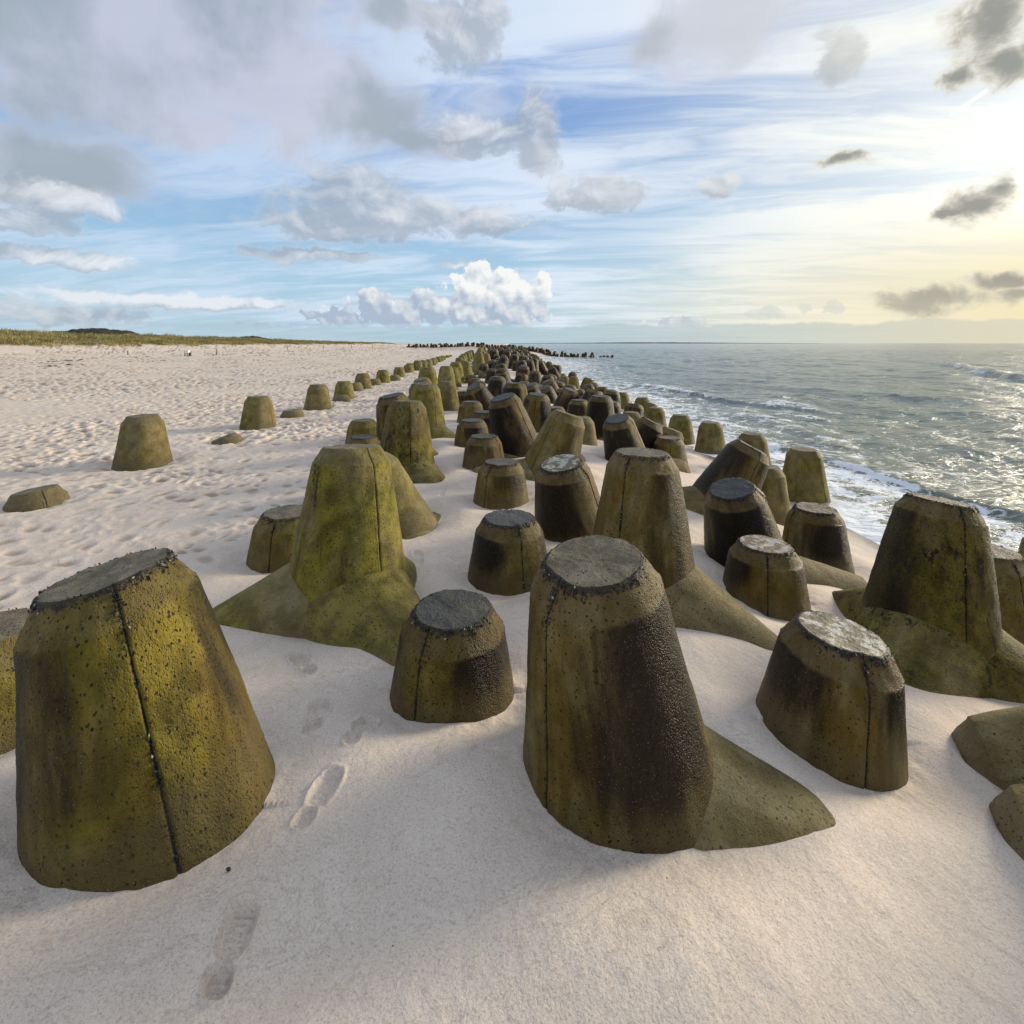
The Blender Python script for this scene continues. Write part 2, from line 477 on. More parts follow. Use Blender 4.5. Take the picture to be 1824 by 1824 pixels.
# u, v: centre of the end face of the raised leg in the 1824 px photograph; d distance; lx, ly lean; spin of the
# three lower legs; moss; wet; then label
TP = [
 (190,1020,2.34,-.20,-.02,35,.80,.74,'huge mossy olive tetrapod leaning left in the left foreground, pitted, one long black seam'),
 (-30,1122,2.95,0,0,10,.7,.3,'mossy tetrapod cut off by the left picture edge behind the huge foreground one'),
 (627,795,4.65,.0,.10,-47,.9,.1,'pale green tetrapod standing free on spread legs left of centre, dark blotches below its top'),
 (512,911,5.55,0,0,50,.7,.55,'dark green stub just left behind the pale green spread-legged tetrapod'),
 (607,813,7.4,0,0,10,.6,.5,'stub mostly hidden behind the left side of the pale green spread-legged tetrapod'),
 (654,818,6.5,-.42,.0,50,.5,.0,'smooth tan tetrapod leaning left behind the right side of the pale green spread-legged one'),
 (907,921,5.1,0,0,70,.45,.93,'squat olive-black stub with grey top standing left behind the big brown central tetrapod'),
 (806,1083,3.32,.0,-.02,70,.5,.86,'squat dark stub with wet black mussel-edged top, left of the big brown central tetrapod'),
 (1056,996,2.60,-.13,-.12,-16,.25,.84,'big brown central foreground tetrapod with brown flat top ringed by black mussels'),
 (1144,805,4.88,.02,.02,322,.1,.55,'tall grey-brown shiny tetrapod behind the big brown central one, mussels over its top edge'),
 (999,824,6.15,-.18,-.18,80,.1,.85,'dark tetrapod with pale flaking round top just left of the tall shiny grey-brown one'),
 (893,822,7.5,0,0,30,.35,.7,'brown stub with black rough top behind the squat olive-black stub'),
 (862,776,9.6,0,0,95,.4,.7,'glossy golden brown stub with black shoulder and small puddle on top'),
 (841,748,11.6,0,0,20,.3,.85,'dark stub with grey cap directly behind the glossy golden brown stub'),
 (839,715,14.9,0,0,60,.5,.7,'short olive and black stub, third behind the glossy golden brown one'),
 (862,733,13.2,0,0,10,.2,.9,'low black stub pressed against the left side of the dark left-leaning tetrapod'),
 (895,707,10.4,-.28,-.15,-20,.1,.95,'large black tetrapod leaning left with rough grey top and mussel seam, mid field'),
 (1013,737,9.0,.34,.05,-60,.25,.45,'brown tetrapod leaning right with rusty chamfer, crossing the black left-leaning one'),
 (1034,743,12.8,.0,0,40,.2,.2,'slim pale tetrapod edge showing behind the brown right-leaning one'),
 (958,702,13.6,.08,-.05,10,.4,.95,'black tetrapod with blue-grey flat top and mustard foot between the crossing pair'),
 (917,682,14.6,.0,0,10,.2,.85,'dark tetrapod with thin pale top and dark seam at its right edge'),
 (886,671,20.0,.02,0,50,.1,.95,'black upright tetrapod left behind the one with the dark right seam'),
 (843,688,17.0,-.5,-.35,70,.1,.8,'fat dark tetrapod leaning far left so its round grey end faces the viewer'),
 (1070,705,14.0,.03,-.05,60,.1,.95,'black upright tetrapod with small pits and grey top, right of the brown right-leaning one'),
 (1061,695,18.0,.33,.1,-40,.1,.7,'grey tetrapod leaning right behind the black pitted upright one'),
 (1099,745,11.0,-.27,-.22,10,.15,.95,'black tetrapod leaning left with slate top and long pale seam, behind the shiny grey-brown one'),
 (1163,751,12.3,.55,-.05,30,.3,.85,'broken-edged dark tetrapod leaning right towards the sea, mustard below'),
 (1192,779,11.8,.0,0,50,.4,.7,'dark rounded stub with pale oval top right of the tall shiny grey-brown tetrapod'),
 (1199,765,14.0,.35,.0,50,.3,.3,'low rounded leg end peeping out behind the pale-topped dark stub'),
 (1212,739,17.0,.0,0,20,.5,.25,'olive tetrapod standing in the foam, left of the lone one in the surf'),
 (1266,752,15.6,.0,0,20,.45,.3,'lone olive tetrapod standing in white surf with clear water all round'),
 (1168,726,20.0,.02,0,20,.5,.35,'olive seaward tetrapod with white-lit top'),
 (1160,718,22.5,.25,0,20,.3,.4,'right-leaning tetrapod touching the olive seaward one with white-lit top'),
 (1144,708,24.5,.0,0,20,.5,.4,'small dark olive tetrapod farthest back of the clump at the surf edge'),
 (1124,734,17.8,.0,0,20,.45,.3,'pale stub behind the black left-leaning tetrapod with slate top'),
 (1107,699,25.5,.0,0,20,.5,.3,'olive tetrapod where the surf splashes up'),
 (1087,694,26.0,.0,0,20,.4,.4,'tetrapod left of the one where the surf splashes up'),
 (1303,869,6.0,-.27,-.17,-12,.1,.95,'coal-black tetrapod leaning left with rough dark round top on the right side'),
 (1340,796,8.2,.52,-.08,-50,.15,.85,'large tetrapod leaning right over two spread legs, dark oval end face'),
 (1340,772,13.2,.0,0,20,.4,.35,'stub showing just above the large right-leaning tetrapod'),
 (1361,829,8.9,.06,.02,20,.35,.3,'slim olive tetrapod side with seam, right of the large right-leaning one'),
 (1432,800,10.9,.0,0,40,.5,.35,'lone green-brown tetrapod at the water line right of the large right-leaning one'),
 (1452,904,6.9,.0,0,40,.3,.85,'rounded dark stub with smooth pale top at the wet sand edge'),
 (1363,968,5.2,.02,.0,30,.35,.85,'square-shouldered green-black stub with crumbled light rim, right of centre'),
 (1499,1126,3.25,.13,-.03,70,.2,.88,'broad dark brown stub with white flaked top sloping right, lower right'),
 (1676,890,4.75,.16,.06,-140,.95,.62,'big mottled green and black tetrapod with sunlit spread legs at the right'),
 (1762,979,5.5,.0,0,30,.3,.5,'tetrapod partly hidden right behind the big mottled green and black one'),
 (1880,955,7.2,.0,0,30,.3,.5,'tetrapod sliver at the very right edge near the water'),
 (697,704,10.6,-.16,-.10,-37,.5,.8,'rough dark tetrapod leaning left behind the speckled olive one'),
 (725,714,9.0,.0,.08,-45,.7,.3,'tall speckled olive tetrapod with rough pitted skin behind the pale green one'),
 (647,777,10.0,.0,0,20,.3,.7,'low stub with grey-white top between the pale green and speckled olive tetrapods'),
 (647,748,11.6,.0,0,20,.8,.4,'green stub left of the rough dark left-leaning tetrapod'),
 (759,684,12.6,.0,.04,-32,.75,.0,'tall smooth yellow-green tetrapod with dark seam and wide leg out right'),
 (795,679,17.6,.0,.03,-40,.5,.15,'tan brown-streaked tetrapod right behind the smooth yellow-green one'),
 (747,682,16.2,-.10,-.08,30,.4,.6,'dark tetrapod with pale oval top left behind the smooth yellow-green one'),
 (750,675,19.0,-.15,-.2,30,.4,.4,'round-ended tetrapod rising just behind the pale oval top'),
 (762,654,21.0,.02,0,-30,.8,.0,'broad mossy tetrapod with light top, left member of the yellow-green row'),
 (795,652,25.0,.0,0,-30,.85,.0,'bright mustard-green square-topped tetrapod in the yellow-green row'),
 (806,655,26.5,.0,0,-30,.8,.0,'slim side of a tetrapod right of the mustard-green square-topped one'),
 (812,645,29.0,.0,0,-30,.8,.0,'tall tetrapod with dark cap in the yellow-green row'),
 (829,643,32.0,.0,0,-30,.8,.1,'mustard tetrapod right behind the dark-capped one of the row'),
 (828,697,18.5,.0,0,30,.1,.9,'black low stub right of the tan brown-streaked tetrapod'),
 (852,679,24.5,.0,0,30,.3,.8,'first of the dark stubs in file behind the fat left-leaning tetrapod'),(846,674,26.5,.0,0,30,.2,.85,'second of the dark stubs in file behind the fat left-leaning tetrapod'),(840,668,29.0,.0,0,30,.2,.8,'third of the dark stubs in file behind the fat left-leaning tetrapod, widest'),
 (860,666,33.0,.0,0,30,.2,.9,'round black stub left of the black upright tetrapod'),(852,660,36.0,.0,0,30,.2,.9,None),(846,655,42.0,0,0,30,.2,.9,None),
 (846,651,46.0,0,0,30,.2,.9,None),(847,648,50.0,0,0,30,.2,.9,None),(862,648,38.0,.05,-.2,30,.2,.9,'domed black tetrapod alone above the round black stub'),
 (878,643,43.0,-.2,0,30,.1,.95,'narrow black tetrapod leaning left right of the domed black one'),(868,638,50.0,-.1,0,30,.1,.9,None),(888,652,42.0,0,0,30,.1,.9,'small dark tetrapod behind the right-leaning one in the field'),
 (897,657,26.0,.25,0,30,.1,.85,'dark tetrapod leaning right above the one with the dark right seam'),
 (878,657,29.0,.05,0,30,.1,.9,'dark tetrapod left of the right-leaning one, deep in the field'),
 (913,655,48.0,.0,0,30,.1,.9,None),(921,643.5,43.0,0,0,30,.2,.9,'squarish dark upright tetrapod deep in the field towards the sea'),(910,643,48.0,.05,0,30,.1,.9,None),
 (925,660,36.0,-.35,-.1,30,.1,.85,'dark tetrapod leaning left just left of the upright one with pale shoulders'),(940,656,42.0,-.3,0,30,.1,.9,None),
 (953,661,29.0,.0,0,30,.15,.9,'upright black tetrapod with pale shoulders towards the sea side of the field'),
 (957,685,23.0,.3,-.3,30,.1,.85,'rough-ended dark tetrapod showing its tilted oval top'),
 (970,690,21.0,-.3,-.25,30,.2,.85,'slate-topped tetrapod leaning left beside the rough-ended one'),
 (975,678,24.0,-.38,-.1,10,.2,.6,'long pale-edged tetrapod leaning left behind the slate-topped one'),
 (993,681,33.0,-.1,0,30,.3,.5,'narrow light-edged tetrapod between the slate-topped and ragged-topped ones'),(918,676,33.0,.0,0,30,.1,.9,'low flat-topped dark stub right of the dark-seamed tetrapod'),(933,680,25.5,.0,0,30,.1,.6,"wide low brown stub pressed against the dark-seamed tetrapod's right side"),
 (1017,694,17.8,.28,-.12,30,.3,.85,'ragged-topped tetrapod leaning right left of the grey right-leaning one'),
 (1015,686,25.0,.05,0,30,.1,.85,'dark crest showing directly behind the ragged-topped tetrapod'),(1031,712,16.5,.0,0,30,.3,.8,'low green-black stub in front of the ragged-topped tetrapod'),
 (986,725,14.0,.0,0,30,.1,.6,'small pale-topped stub in the notch above the rusty chamfered tetrapod'),
 (1073,689,30.0,.0,0,20,.3,.6,'short stub in the seaward row left of the splashing surf'),(1056,682,31.0,.0,0,20,.3,.5,'light-topped stub in front of the two right-leaning seaward tetrapods'),(1052,676,34.0,.25,0,20,.3,.6,'nearer of two right-leaning tetrapods in the seaward row'),
 (1048,673,37.0,.25,0,20,.2,.6,'farther of two right-leaning tetrapods in the seaward row'),(1022,671,36.0,.0,0,20,.5,.3,'slender seaward tetrapod standing clear against the foam'),
 (1005,670,37.5,.0,0,20,.4,.3,'pale olive tetrapod left of the slender one that stands against the foam'),(1001,665.5,43.0,.0,0,20,.4,.4,None),(989,662,47.0,.0,0,20,.3,.5,None),
 (985,668,34.0,.3,-.1,20,.3,.7,'dark tetrapod leaning right behind the narrow light-edged one'),(975,660,50.0,.0,0,20,.3,.5,None),(966,655,56.0,0,0,20,.3,.5,None),(944,646,64.0,0,0,20,.3,.5,None),
 (934,644,68.0,0,0,20,.3,.5,None),(960,652,54.0,.2,0,20,.3,.6,None),
 # row on the open beach
 (62,872,7.25,-.14,-.02,0,.1,.15,'nearly buried tetrapod tip at the left edge, only its tilted flat top above the sand'),
 (255,740,9.75,.0,0,0,.45,.1,'largest upright stub of the beach row, smooth tan with dark speckled cap'),
 (398,778,11.7,-.35,-.1,0,.1,.1,'low buried slab-like tip between the first and second upright stubs of the beach row'),
 (460,706,13.8,.0,0,0,.55,.15,'second upright stub of the beach row, whitish streaks down its face'),
 (520,730,15.8,-.08,0,0,.1,.1,'small buried tip right of the second upright stub of the beach row'),
 (567,685,17.6,.03,0,0,.3,.0,'third upright stub of the beach row with dark seam at its left edge'),
 (607,705,20.0,-.1,0,0,.2,.0,'small buried tip right of the third upright stub of the beach row'),
 (613,679,21.0,.0,0,0,.6,.0,'fourth upright stub of the beach row, olive'),
 (632,682,24.0,-.1,0,0,.3,.0,'short round stub behind the fourth upright stub of the beach row'),
 (646,665,25.0,.0,0,0,.7,.0,'fifth upright stub of the beach row, olive with green cap'),
 (667,675,27.5,.0,0,0,.3,.0,'low stub between the fifth and sixth upright stubs of the beach row'),
 (682,659,29.0,.0,0,0,.7,.0,'sixth upright stub of the beach row'),
 (703,668,31.0,.0,0,0,.4,.0,'low flat stub right of the sixth upright stub of the beach row'),
 (711,654,34.0,.0,0,0,.6,.0,'seventh upright stub of the beach row, with a slope on its right'),
 (727,650,39.0,.0,0,0,.6,.0,'eighth upright stub of the beach row, nearer of an overlapping pair'),(730,647,42.0,0,0,0,.6,.0,'stub half hidden behind the eighth upright stub of the beach row'),(744,642,42.5,0,0,0,.9,.0,'tall mossy stub opening the dense far end of the beach row'),(754.5,641.5,47,0,0,0,.8,.0,None),
 (754,648,44,0,0,0,.8,0,None),(763.4,640,49.5,0,0,0,.8,0,None),(763,648,47,0,0,0,.6,0,None),(770.6,638.8,52,0,0,0,.8,0,None),
 (773.7,637.5,56,0,0,0,.8,0,None),(780.6,635.5,60,0,0,0,.8,0,None),(785,634.5,64,0,0,0,.8,0,None),(789,633.5,68,0,0,0,.8,0,None),
 (796.7,632.8,78,0,0,0,.7,0,None),(801,632.5,84,-.3,0,0,.7,0,'last tiny leaning stub of the beach row'),
 # far part of the yellow-green row
 (818,637,44,-.05,0,-30,.8,.1,None),(823,633,50,0,0,-30,.8,.1,None),(826,630,55,0,0,-30,.8,.1,None),(832,627,62,0,0,-30,.8,.1,None),
 (836,625,70,0,0,-30,.8,.1,None),(840,623.5,78,0,0,-30,.8,.1,None),
]

# right-edge tetrapod: only two lower legs reach into the picture
EXTRA = [((4.02, 2.66, CZ - 2.36), (.06, .05), 152, .2, .35,
          'grey tetrapod mostly outside the lower right picture edge, one rounded leg reaching in'),
         ((3.70, 2.04, CZ - 2.30), (.05, .05), 150, .2, .35,
          'grey rounded leg end at the right edge below the other cut-off tetrapod')]


# ------------------------------------------------------------------ materials
def principled(name):
    m = bpy.data.materials.new(name); m.use_nodes = True
    t = NT(m.node_tree)
    b = m.node_tree.nodes['Principled BSDF']
    return m, t, b


def sr(r, g, b): return C(r, g, b, 1.0)


def concrete(name, face=False):
    m, t, b = principled(name)
    tc = t.n.new('ShaderNodeTexCoord')
    oi = t.n.new('ShaderNodeObjectInfo')
    seed = t.attr('seed', 'OBJECT')
    O = t.v('ADD', tc.outputs['Object'], t.xyz(t.m('MULTIPLY', seed, 13.7), t.m('MULTIPLY', seed, 7.3), t.m('MULTIPLY', seed, 3.1)))
    moss = t.attr('moss', 'OBJECT'); wet = t.attr('wet', 'OBJECT')
    ox, oy, oz = t.sep(O)
    streak = t.xyz(ox, oy, t.m('MULTIPLY', oz, 0.22))
    n_big = t.noise(O, 1.7, 4, .55, .3)
    n_mid = t.noise(O, 6.0, 5, .6)
    n_fine = t.noise(O, 42.0, 5, .65)
    n_str = t.noise(streak, 5.5, 5, .6, .4)
    n_grain = t.noise(O, 170.0, 3, .7)
    agg = t.vor(O, 95.0)
    # dry concrete
    colr = t.mix(t.ss(n_mid, .3, .7), (.150, .118, .052), (.275, .225, .115))
    colr = t.mix(t.m('MULTIPLY', t.ss(n_fine, .45, .75), .5), colr, (.34, .30, .20))
    if not face:
        al = t.attr('along'); sline = t.attr('sandline', 'OBJECT'); panel = t.attr('panel')
        above = t.m('SUBTRACT', al, sline)
        # golden brown film, run down in streaks
        gb = t.m('MULTIPLY', t.ss(n_str, .34, .60), t.ss(wet, .0, .7, .30, .95))
        colr = t.mix(gb, colr, t.mix(n_mid, (.062, .034, .001), (.200, .120, .006)))
        # algae film
        g = t.m('MULTIPLY', t.ss(t.m('ADD', n_big, t.m('MULTIPLY', n_fine, .25)), .40, .76), moss)
        colr = t.mix(t.m('MULTIPLY', g, 1.15, clamp=True), colr, t.mix(t.ss(n_mid, .3, .7), (.080, .070, .004), (.250, .210, .022)))
        g2 = t.m('MULTIPLY', t.ss(n_str, .52, .74), moss)
        colr = t.mix(t.m('MULTIPLY', g2, .55), colr, (.045, .044, .008))
        # black growth on the panels between the casting seams, ragged and streaked, washed off near the sand
        zone = t.m('MULTIPLY', t.ss(t.m('ADD', al, t.m('MULTIPLY', t.m('SUBTRACT', n_mid, .5), .02)), .915, .888, .30, 1.0), t.ss(above, .02, .24, .45, 1.0))
        zone = t.m('MULTIPLY', zone, t.ss(t.m('ADD', panel, t.m('MULTIPLY', t.m('SUBTRACT', t.noise(streak, 3.0, 6, .65, .5), .5), 2.2)), .05, 1.05))
        w1 = t.m('ADD', t.m('MULTIPLY', zone, .62), t.m('ADD', t.m('MULTIPLY', n_str, .65), t.m('MULTIPLY', n_mid, .35)))
        w1 = t.m('ADD', w1, t.m('MULTIPLY', t.m('SUBTRACT', wet, 1.0), .80))
        mk = t.ss(w1, .38, .98)
        blk = t.mix(t.ss(n_fine, .45, .75), (.008, .0045, .0008), (.040, .023, .003))
        blk = t.mix(t.ss(wet, .88, .95), blk, (.0045, .0035, .002))
        colr = t.mix(t.m('MULTIPLY', mk, .95), colr, blk)
        # blotches of black crust on the dry, mossy ones
        blot = t.m('MULTIPLY', t.ss(t.m('ADD', t.noise(streak, 3.4, 7, .72, .6), t.m('MULTIPLY', t.m('SUBTRACT', n_fine, .5), .35)), .585, .635), t.ss(al, .35, .75, 0, 1))
        colr = t.mix(t.m('MULTIPLY', blot, t.ss(moss, .5, .9, 0, .85)), colr, (.016, .016, .008))
        mo = t.noise(t.xyz(ox, oy, t.m('MULTIPLY', oz, .6)), 15.0, 8, .74)
        mo = t.m('MULTIPLY', t.ss(mo, .535, .575), t.ss(t.noise(O, 2.3, 4, .6), .44, .60))
        mo = t.m('MULTIPLY', mo, t.m('MAXIMUM', t.ss(t.attr('pitted', 'OBJECT'), .4, .9), t.ss(moss, .86, .94)))
        colr = t.mix(t.m('MULTIPLY', mo, .9), colr, (.012, .013, .006))
        # scoured pale band just above the sand
        sc = t.m('MULTIPLY', t.ss(t.m('ADD', above, t.m('MULTIPLY', t.m('SUBTRACT', n_mid, .5), .10)), .13, .05), t.ss(sline, .01, .05))
        colr = t.mix(t.m('MULTIPLY', sc, .45), colr, (.125, .105, .060))
        ch = t.ss(al, .900, .912)
        colr = t.mix(t.m('MULTIPLY', ch, t.ss(n_mid, .3, .7, .15, .55)), colr, (.150, .122, .070))
        # damp, darkened skin of the washed ones
        damp = t.mix(t.m('MULTIPLY', wet, .55), (1, 1, 1), (.66, .47, .15))
        colr = t.mix(1.0, colr, damp, 'MULTIPLY')
        # fine drip lines
        dl = t.noise(t.xyz(ox, oy, t.m('MULTIPLY', oz, .045)), 26.0, 3, .6)
        dm = t.m('MULTIPLY', t.ss(dl, .60, .70), t.ss(n_big, .45, .62))
        colr = t.mix(t.m('MULTIPLY', dm, .40), colr, (.016, .012, .006))
        wet_mask = mk
        rim = t.m('MULTIPLY', t.ss(t.m('ADD', al, t.m('MULTIPLY', t.m('SUBTRACT', n_fine, .5), .08)), .975, .992), t.ss(wet, .3, .8, .1, .8))
        colr = t.mix(rim, colr, (.020, .020, .019))
        seam = t.attr('seam')
        sm = t.m('MULTIPLY', t.ss(t.m('ADD', seam, t.m('MULTIPLY', t.m('SUBTRACT', n_fine, .5), 1.3)), .45, .85), t.ss(n_mid, .25, .5, .45, 1.0))
        colr = t.mix(sm, colr, (.010, .010, .009))
    else:
        colr = t.mix(t.ss(n_mid, .3, .7), (.125, .100, .058), (.225, .188, .120))
        colr = t.mix(t.m('MULTIPLY', t.ss(t.attr('capwet', 'OBJECT'), .35, .9), t.ss(n_big, .2, .6, .55, .95)), colr, (.050, .054, .054))
        pk = t.m('MULTIPLY', t.ss(agg, .16, .10), t.ss(n_big, .5, .7))
        colr = t.mix(pk, colr, (.5, .47, .4))
        flake = t.attr('flake', 'OBJECT')
        colr = t.mix(t.m('MULTIPLY', t.ss(t.noise(O, 11, 6, .7), .48, .56), flake), colr, (.52, .50, .43))
        wet_mask = t.m('MULTIPLY', t.attr('capwet', 'OBJECT'), .8)
    # pits and black dots
    cellp = t.vor(t.v('ADD', O, t.v('SCALE', t.noisec(O, 30, 2), scale=.03)), 38.0)
    where = t.ss(t.m('ADD', n_big, t.m('MULTIPLY', n_mid, .5)), .52, .88)
    pits = t.m('MULTIPLY', t.ss(cellp, .23, .13), where)
    dots = t.m('MULTIPLY', t.ss(t.vor(O, 21.0), .15, .09), t.ss(n_mid, .5, .62))
    spots = t.m('MAXIMUM', pits, dots)
    colr = t.mix(t.m('MULTIPLY', spots, .92), colr, (.012, .011, .008))
    grains = t.m('MULTIPLY', t.ss(agg, .34, .15), t.ss(n_grain, .5, .62))
    colr = t.mix(t.m('MULTIPLY', grains, .5), colr, (.42, .38, .28))
    # splash of pale grain along the sand line on dry ones comes from noise
    t.put(b.inputs['Base Color'], colr)
    rough = t.m('ADD', t.m('MULTIPLY', wet_mask, -.16), t.ss(n_fine, .2, .8, .70, .86))
    rough = t.m('ADD', rough, t.m('MULTIPLY', wet, -.20))
    t.put(b.inputs['Roughness'], rough)
    b.inputs['Specular IOR Level'].default_value = .20
    pit = t.attr('pitted', 'OBJECT')
    hgt = t.m('ADD', t.m('MULTIPLY', n_fine, .75), t.m('MULTIPLY', t.ss(agg, .0, .5), t.m('ADD', .28, t.m('MULTIPLY', pit, .8))))
    hgt = t.m('ADD', hgt, t.m('MULTIPLY', t.m('MULTIPLY', t.noise(O, 24.0, 4, .7), pit), 2.2))
    hgt = t.m('SUBTRACT', hgt, t.m('MULTIPLY', spots, .8))
    hgt = t.m('ADD', hgt, t.m('MULTIPLY', n_mid, .9))
    hgt = t.m('ADD', hgt, t.m('MULTIPLY', n_grain, .22))
    n1 = t.bump(hgt, .9, .016)
    t.put(b.inputs['Normal'], n1)
    return m


M_conc = concrete('weathered_concrete')
M_face = concrete('weathered_concrete_end', True)


def mat_simple(name, c1, c2, scale, rough=.7, bump=.3, dist=.01, spec=.3):
    m, t, b = principled(name)
    tc = t.n.new('ShaderNodeTexCoord')
    n = t.noise(tc.outputs['Object'], scale, 5, .6)
    t.put(b.inputs['Base Color'], t.mix(t.ss(n, .3, .7), c1, c2))
    b.inputs['Roughness'].default_value = rough
    b.inputs['Specular IOR Level'].default_value = spec
    t.put(b.inputs['Normal'], t.bump(n, bump, dist))
    return m


M_mussel = mat_simple('mussel_shell', (.006, .006, .008), (.035, .036, .042), 60, .42, .3, .004, .35)
M_barn = mat_simple('barnacle', (.22, .20, .15), (.42, .39, .30), 60, .8)
M_post = mat_simple('grey_wood', (.06, .045, .03), (.14, .11, .075), 20)
M_white = mat_simple('white_paint', (.72, .71, .68), (.82, .81, .78), 5, .5)
M_pebble = mat_simple('dark_pebble', (.012, .012, .012), (.05, .045, .04), 40, .5)
M_wrack = mat_simple('wrack', (.020, .014, .009), (.07, .05, .03), 9, .8)
M_twig = mat_simple('twig', (.10, .055, .03), (.2, .12, .07), 50, .8)


def sand_mat():
    m, t, b = principled('beach_sand')
    g = t.n.new('ShaderNodeNewGeometry'); Pw = g.outputs['Position']
    big = t.noise(Pw, .35, 4, .6)
    mid = t.noise(Pw, 2.2, 5, .6, .8)
    fine = t.noise(Pw, 95.0, 3, .75)
    grain = t.noise(Pw, 260.0, 2, .8)
    colr = t.mix(t.ss(mid, .3, .7), (.60, .488, .384), (.715, .595, .478))
    colr = t.mix(t.m('MULTIPLY', t.ss(big, .35, .65), .5), colr, (.72, .62, .51))
    # darker heavy-mineral swirls
    sw = t.noise(t.v('ADD', Pw, t.v('SCALE', t.noisec(Pw, .9, 3), scale=1.1)), 1.6, 4, .6, 2.2)
    line = t.ss(t.m('ABSOLUTE', t.m('SUBTRACT', sw, .5)), .028, .0)
    colr = t.mix(t.m('MULTIPLY', t.m('MULTIPLY', line, t.ss(mid, .40, .60)), .24), colr, (.30, .225, .17))
    colr = t.mix(t.m('MULTIPLY', t.ss(fine, .50, .68), .42), colr, (.25, .185, .135))
    colr = t.mix(t.m('MULTIPLY', t.ss(fine, .44, .30), .5), colr, (.84, .77, .67))
    colr = t.mix(t.m('MULTIPLY', t.ss(grain, .56, .70), .55), colr, (.16, .115, .08))
    tr = t.attr('hollow_shade')
    colr = t.mix(t.m('MULTIPLY', t.ss(tr, .1, .8), .80), colr, (.33, .245, .17))  # shade of dents and shoe prints painted into the sand as brown
    wetf = t.attr('wet')
    colr = t.mix(wetf, colr, t.mix(t.ss(mid, .3, .7), (.15, .115, .085), (.22, .175, .13)))
    gr = t.attr('grass')
    patch = t.ss(t.m('ADD', t.noise(Pw, .8, 5, .65), t.m('MULTIPLY', gr, .7)), .72, .95)
    colr = t.mix(t.m('MULTIPLY', patch, t.ss(gr, 0, .25)), colr, t.mix(t.noise(Pw, .35, 3), (.10, .095, .03), (.20, .16, .055)))
    t.put(b.inputs['Base Color'], colr)
    t.put(b.inputs['Roughness'], t.ss(wetf, 0, 1, .92, .22))
    t.put(b.inputs['Specular IOR Level'], t.ss(wetf, 0, 1, .2, .6))
    h = t.m('ADD', t.m('MULTIPLY', fine, .55), t.m('MULTIPLY', grain, .25))
    n1 = t.bump(h, t_b := .55, .010)
    n0 = t.bump(t.noise(Pw, 14.0, 4, .6), .35, .03, n1)
    t.put(b.inputs['Normal'], n0)
    return m


def water_mat():
    m, t, b = principled('sea_water')
    g = t.n.new('ShaderNodeNewGeometry'); Pw = g.outputs['Position']
    foam = t.attr('foam'); sh = t.attr('shallow')
    st = t.v('MULTIPLY', Pw, (1.0, .75, 1.0))
    lacy = t.vor(t.v('ADD', st, t.v('SCALE', t.noisec(Pw, 1.6, 4), scale=1.1)), 1.5, 'DISTANCE_TO_EDGE')
    lacy2 = t.vor(t.v('ADD', st, t.v('SCALE', t.noisec(Pw, 4.0, 4), scale=.45)), 4.5, 'DISTANCE_TO_EDGE')
    nf = t.noise(Pw, 1.3, 8, .68, .6)
    lace = t.m('MAXIMUM', t.ss(lacy, .16, .0), t.m('MULTIPLY', t.ss(lacy2, .14, .0), .8))
    f = t.m('ADD', t.m('MULTIPLY', foam, 1.30), t.m('ADD', t.m('MULTIPLY', lace, .42), t.m('MULTIPLY', t.m('SUBTRACT', nf, .5), 2.1)))
    fm = t.ss(f, .62, .95)
    colr = t.mix(sh, (.066, .108, .104), (.150, .160, .105))
    colr = t.mix(fm, colr, (.80, .82, .82))
    t.put(b.inputs['Base Color'], colr)
    t.put(b.inputs['Roughness'], t.ss(fm, 0, 1, .15, .85))
    b.inputs['IOR'].default_value = 1.333
    b.inputs['Specular IOR Level'].default_value = .5
    rip = t.noise(t.v('MULTIPLY', Pw, (1.0, 1.6, 1.0)), 3.2, 6, .62, .5)
    rip2 = t.noise(t.v('MULTIPLY', Pw, (1.0, 1.5, 1.0)), .55, 4, .6, .4)
    n1 = t.bump(t.m('ADD', rip2, t.m('MULTIPLY', t.noise(t.v('MULTIPLY', Pw, (.35, 1.0, 1.0)), .12, 4, .6, .3), 1.6)), 1.0, .34)
    n2 = t.bump(t.m('ADD', rip, t.m('MULTIPLY', fm, .25)), 1.0, .066, n1)
    t.put(b.inputs['Normal'], n2)
    return m


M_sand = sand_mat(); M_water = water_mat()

# ------------------------------------------------------------------ build sand
def wrap_grid(th, rr):
    TH, RR = np.meshgrid(th, rr)
    return np.sin(TH) * RR, np.cos(TH) * RR


def grid_faces(nr, nc, wrap):
    i = np.arange(nr - 1)[:, None]; j = np.arange(nc if wrap else nc - 1)[None, :]
    a = i * nc + j; b_ = i * nc + (j + 1) % nc
    return np.stack([a, b_, b_ + nc, a + nc], -1).reshape(-1, 4)


th = np.concatenate([np.linspace(R(-56), R(56), 820), np.linspace(R(56), R(304), 70)[1:-1]])
rr = np.concatenate([[.04], np.geomspace(.3, 1.3, 10)[:-1], np.geomspace(1.3, 6, 370)[:-1], np.geomspace(6, 30, 400)[:-1], np.geomspace(30, 80, 100)[:-1],
                     np.geomspace(80, 500, 70)[:-1], np.geomspace(500, 6000, 12)])
gx, gy = wrap_grid(th, rr)
det = sand_detail(gx, gy)
shoes = shoe(gx, gy)
gz = terrain(gx, gy) + det + shoes
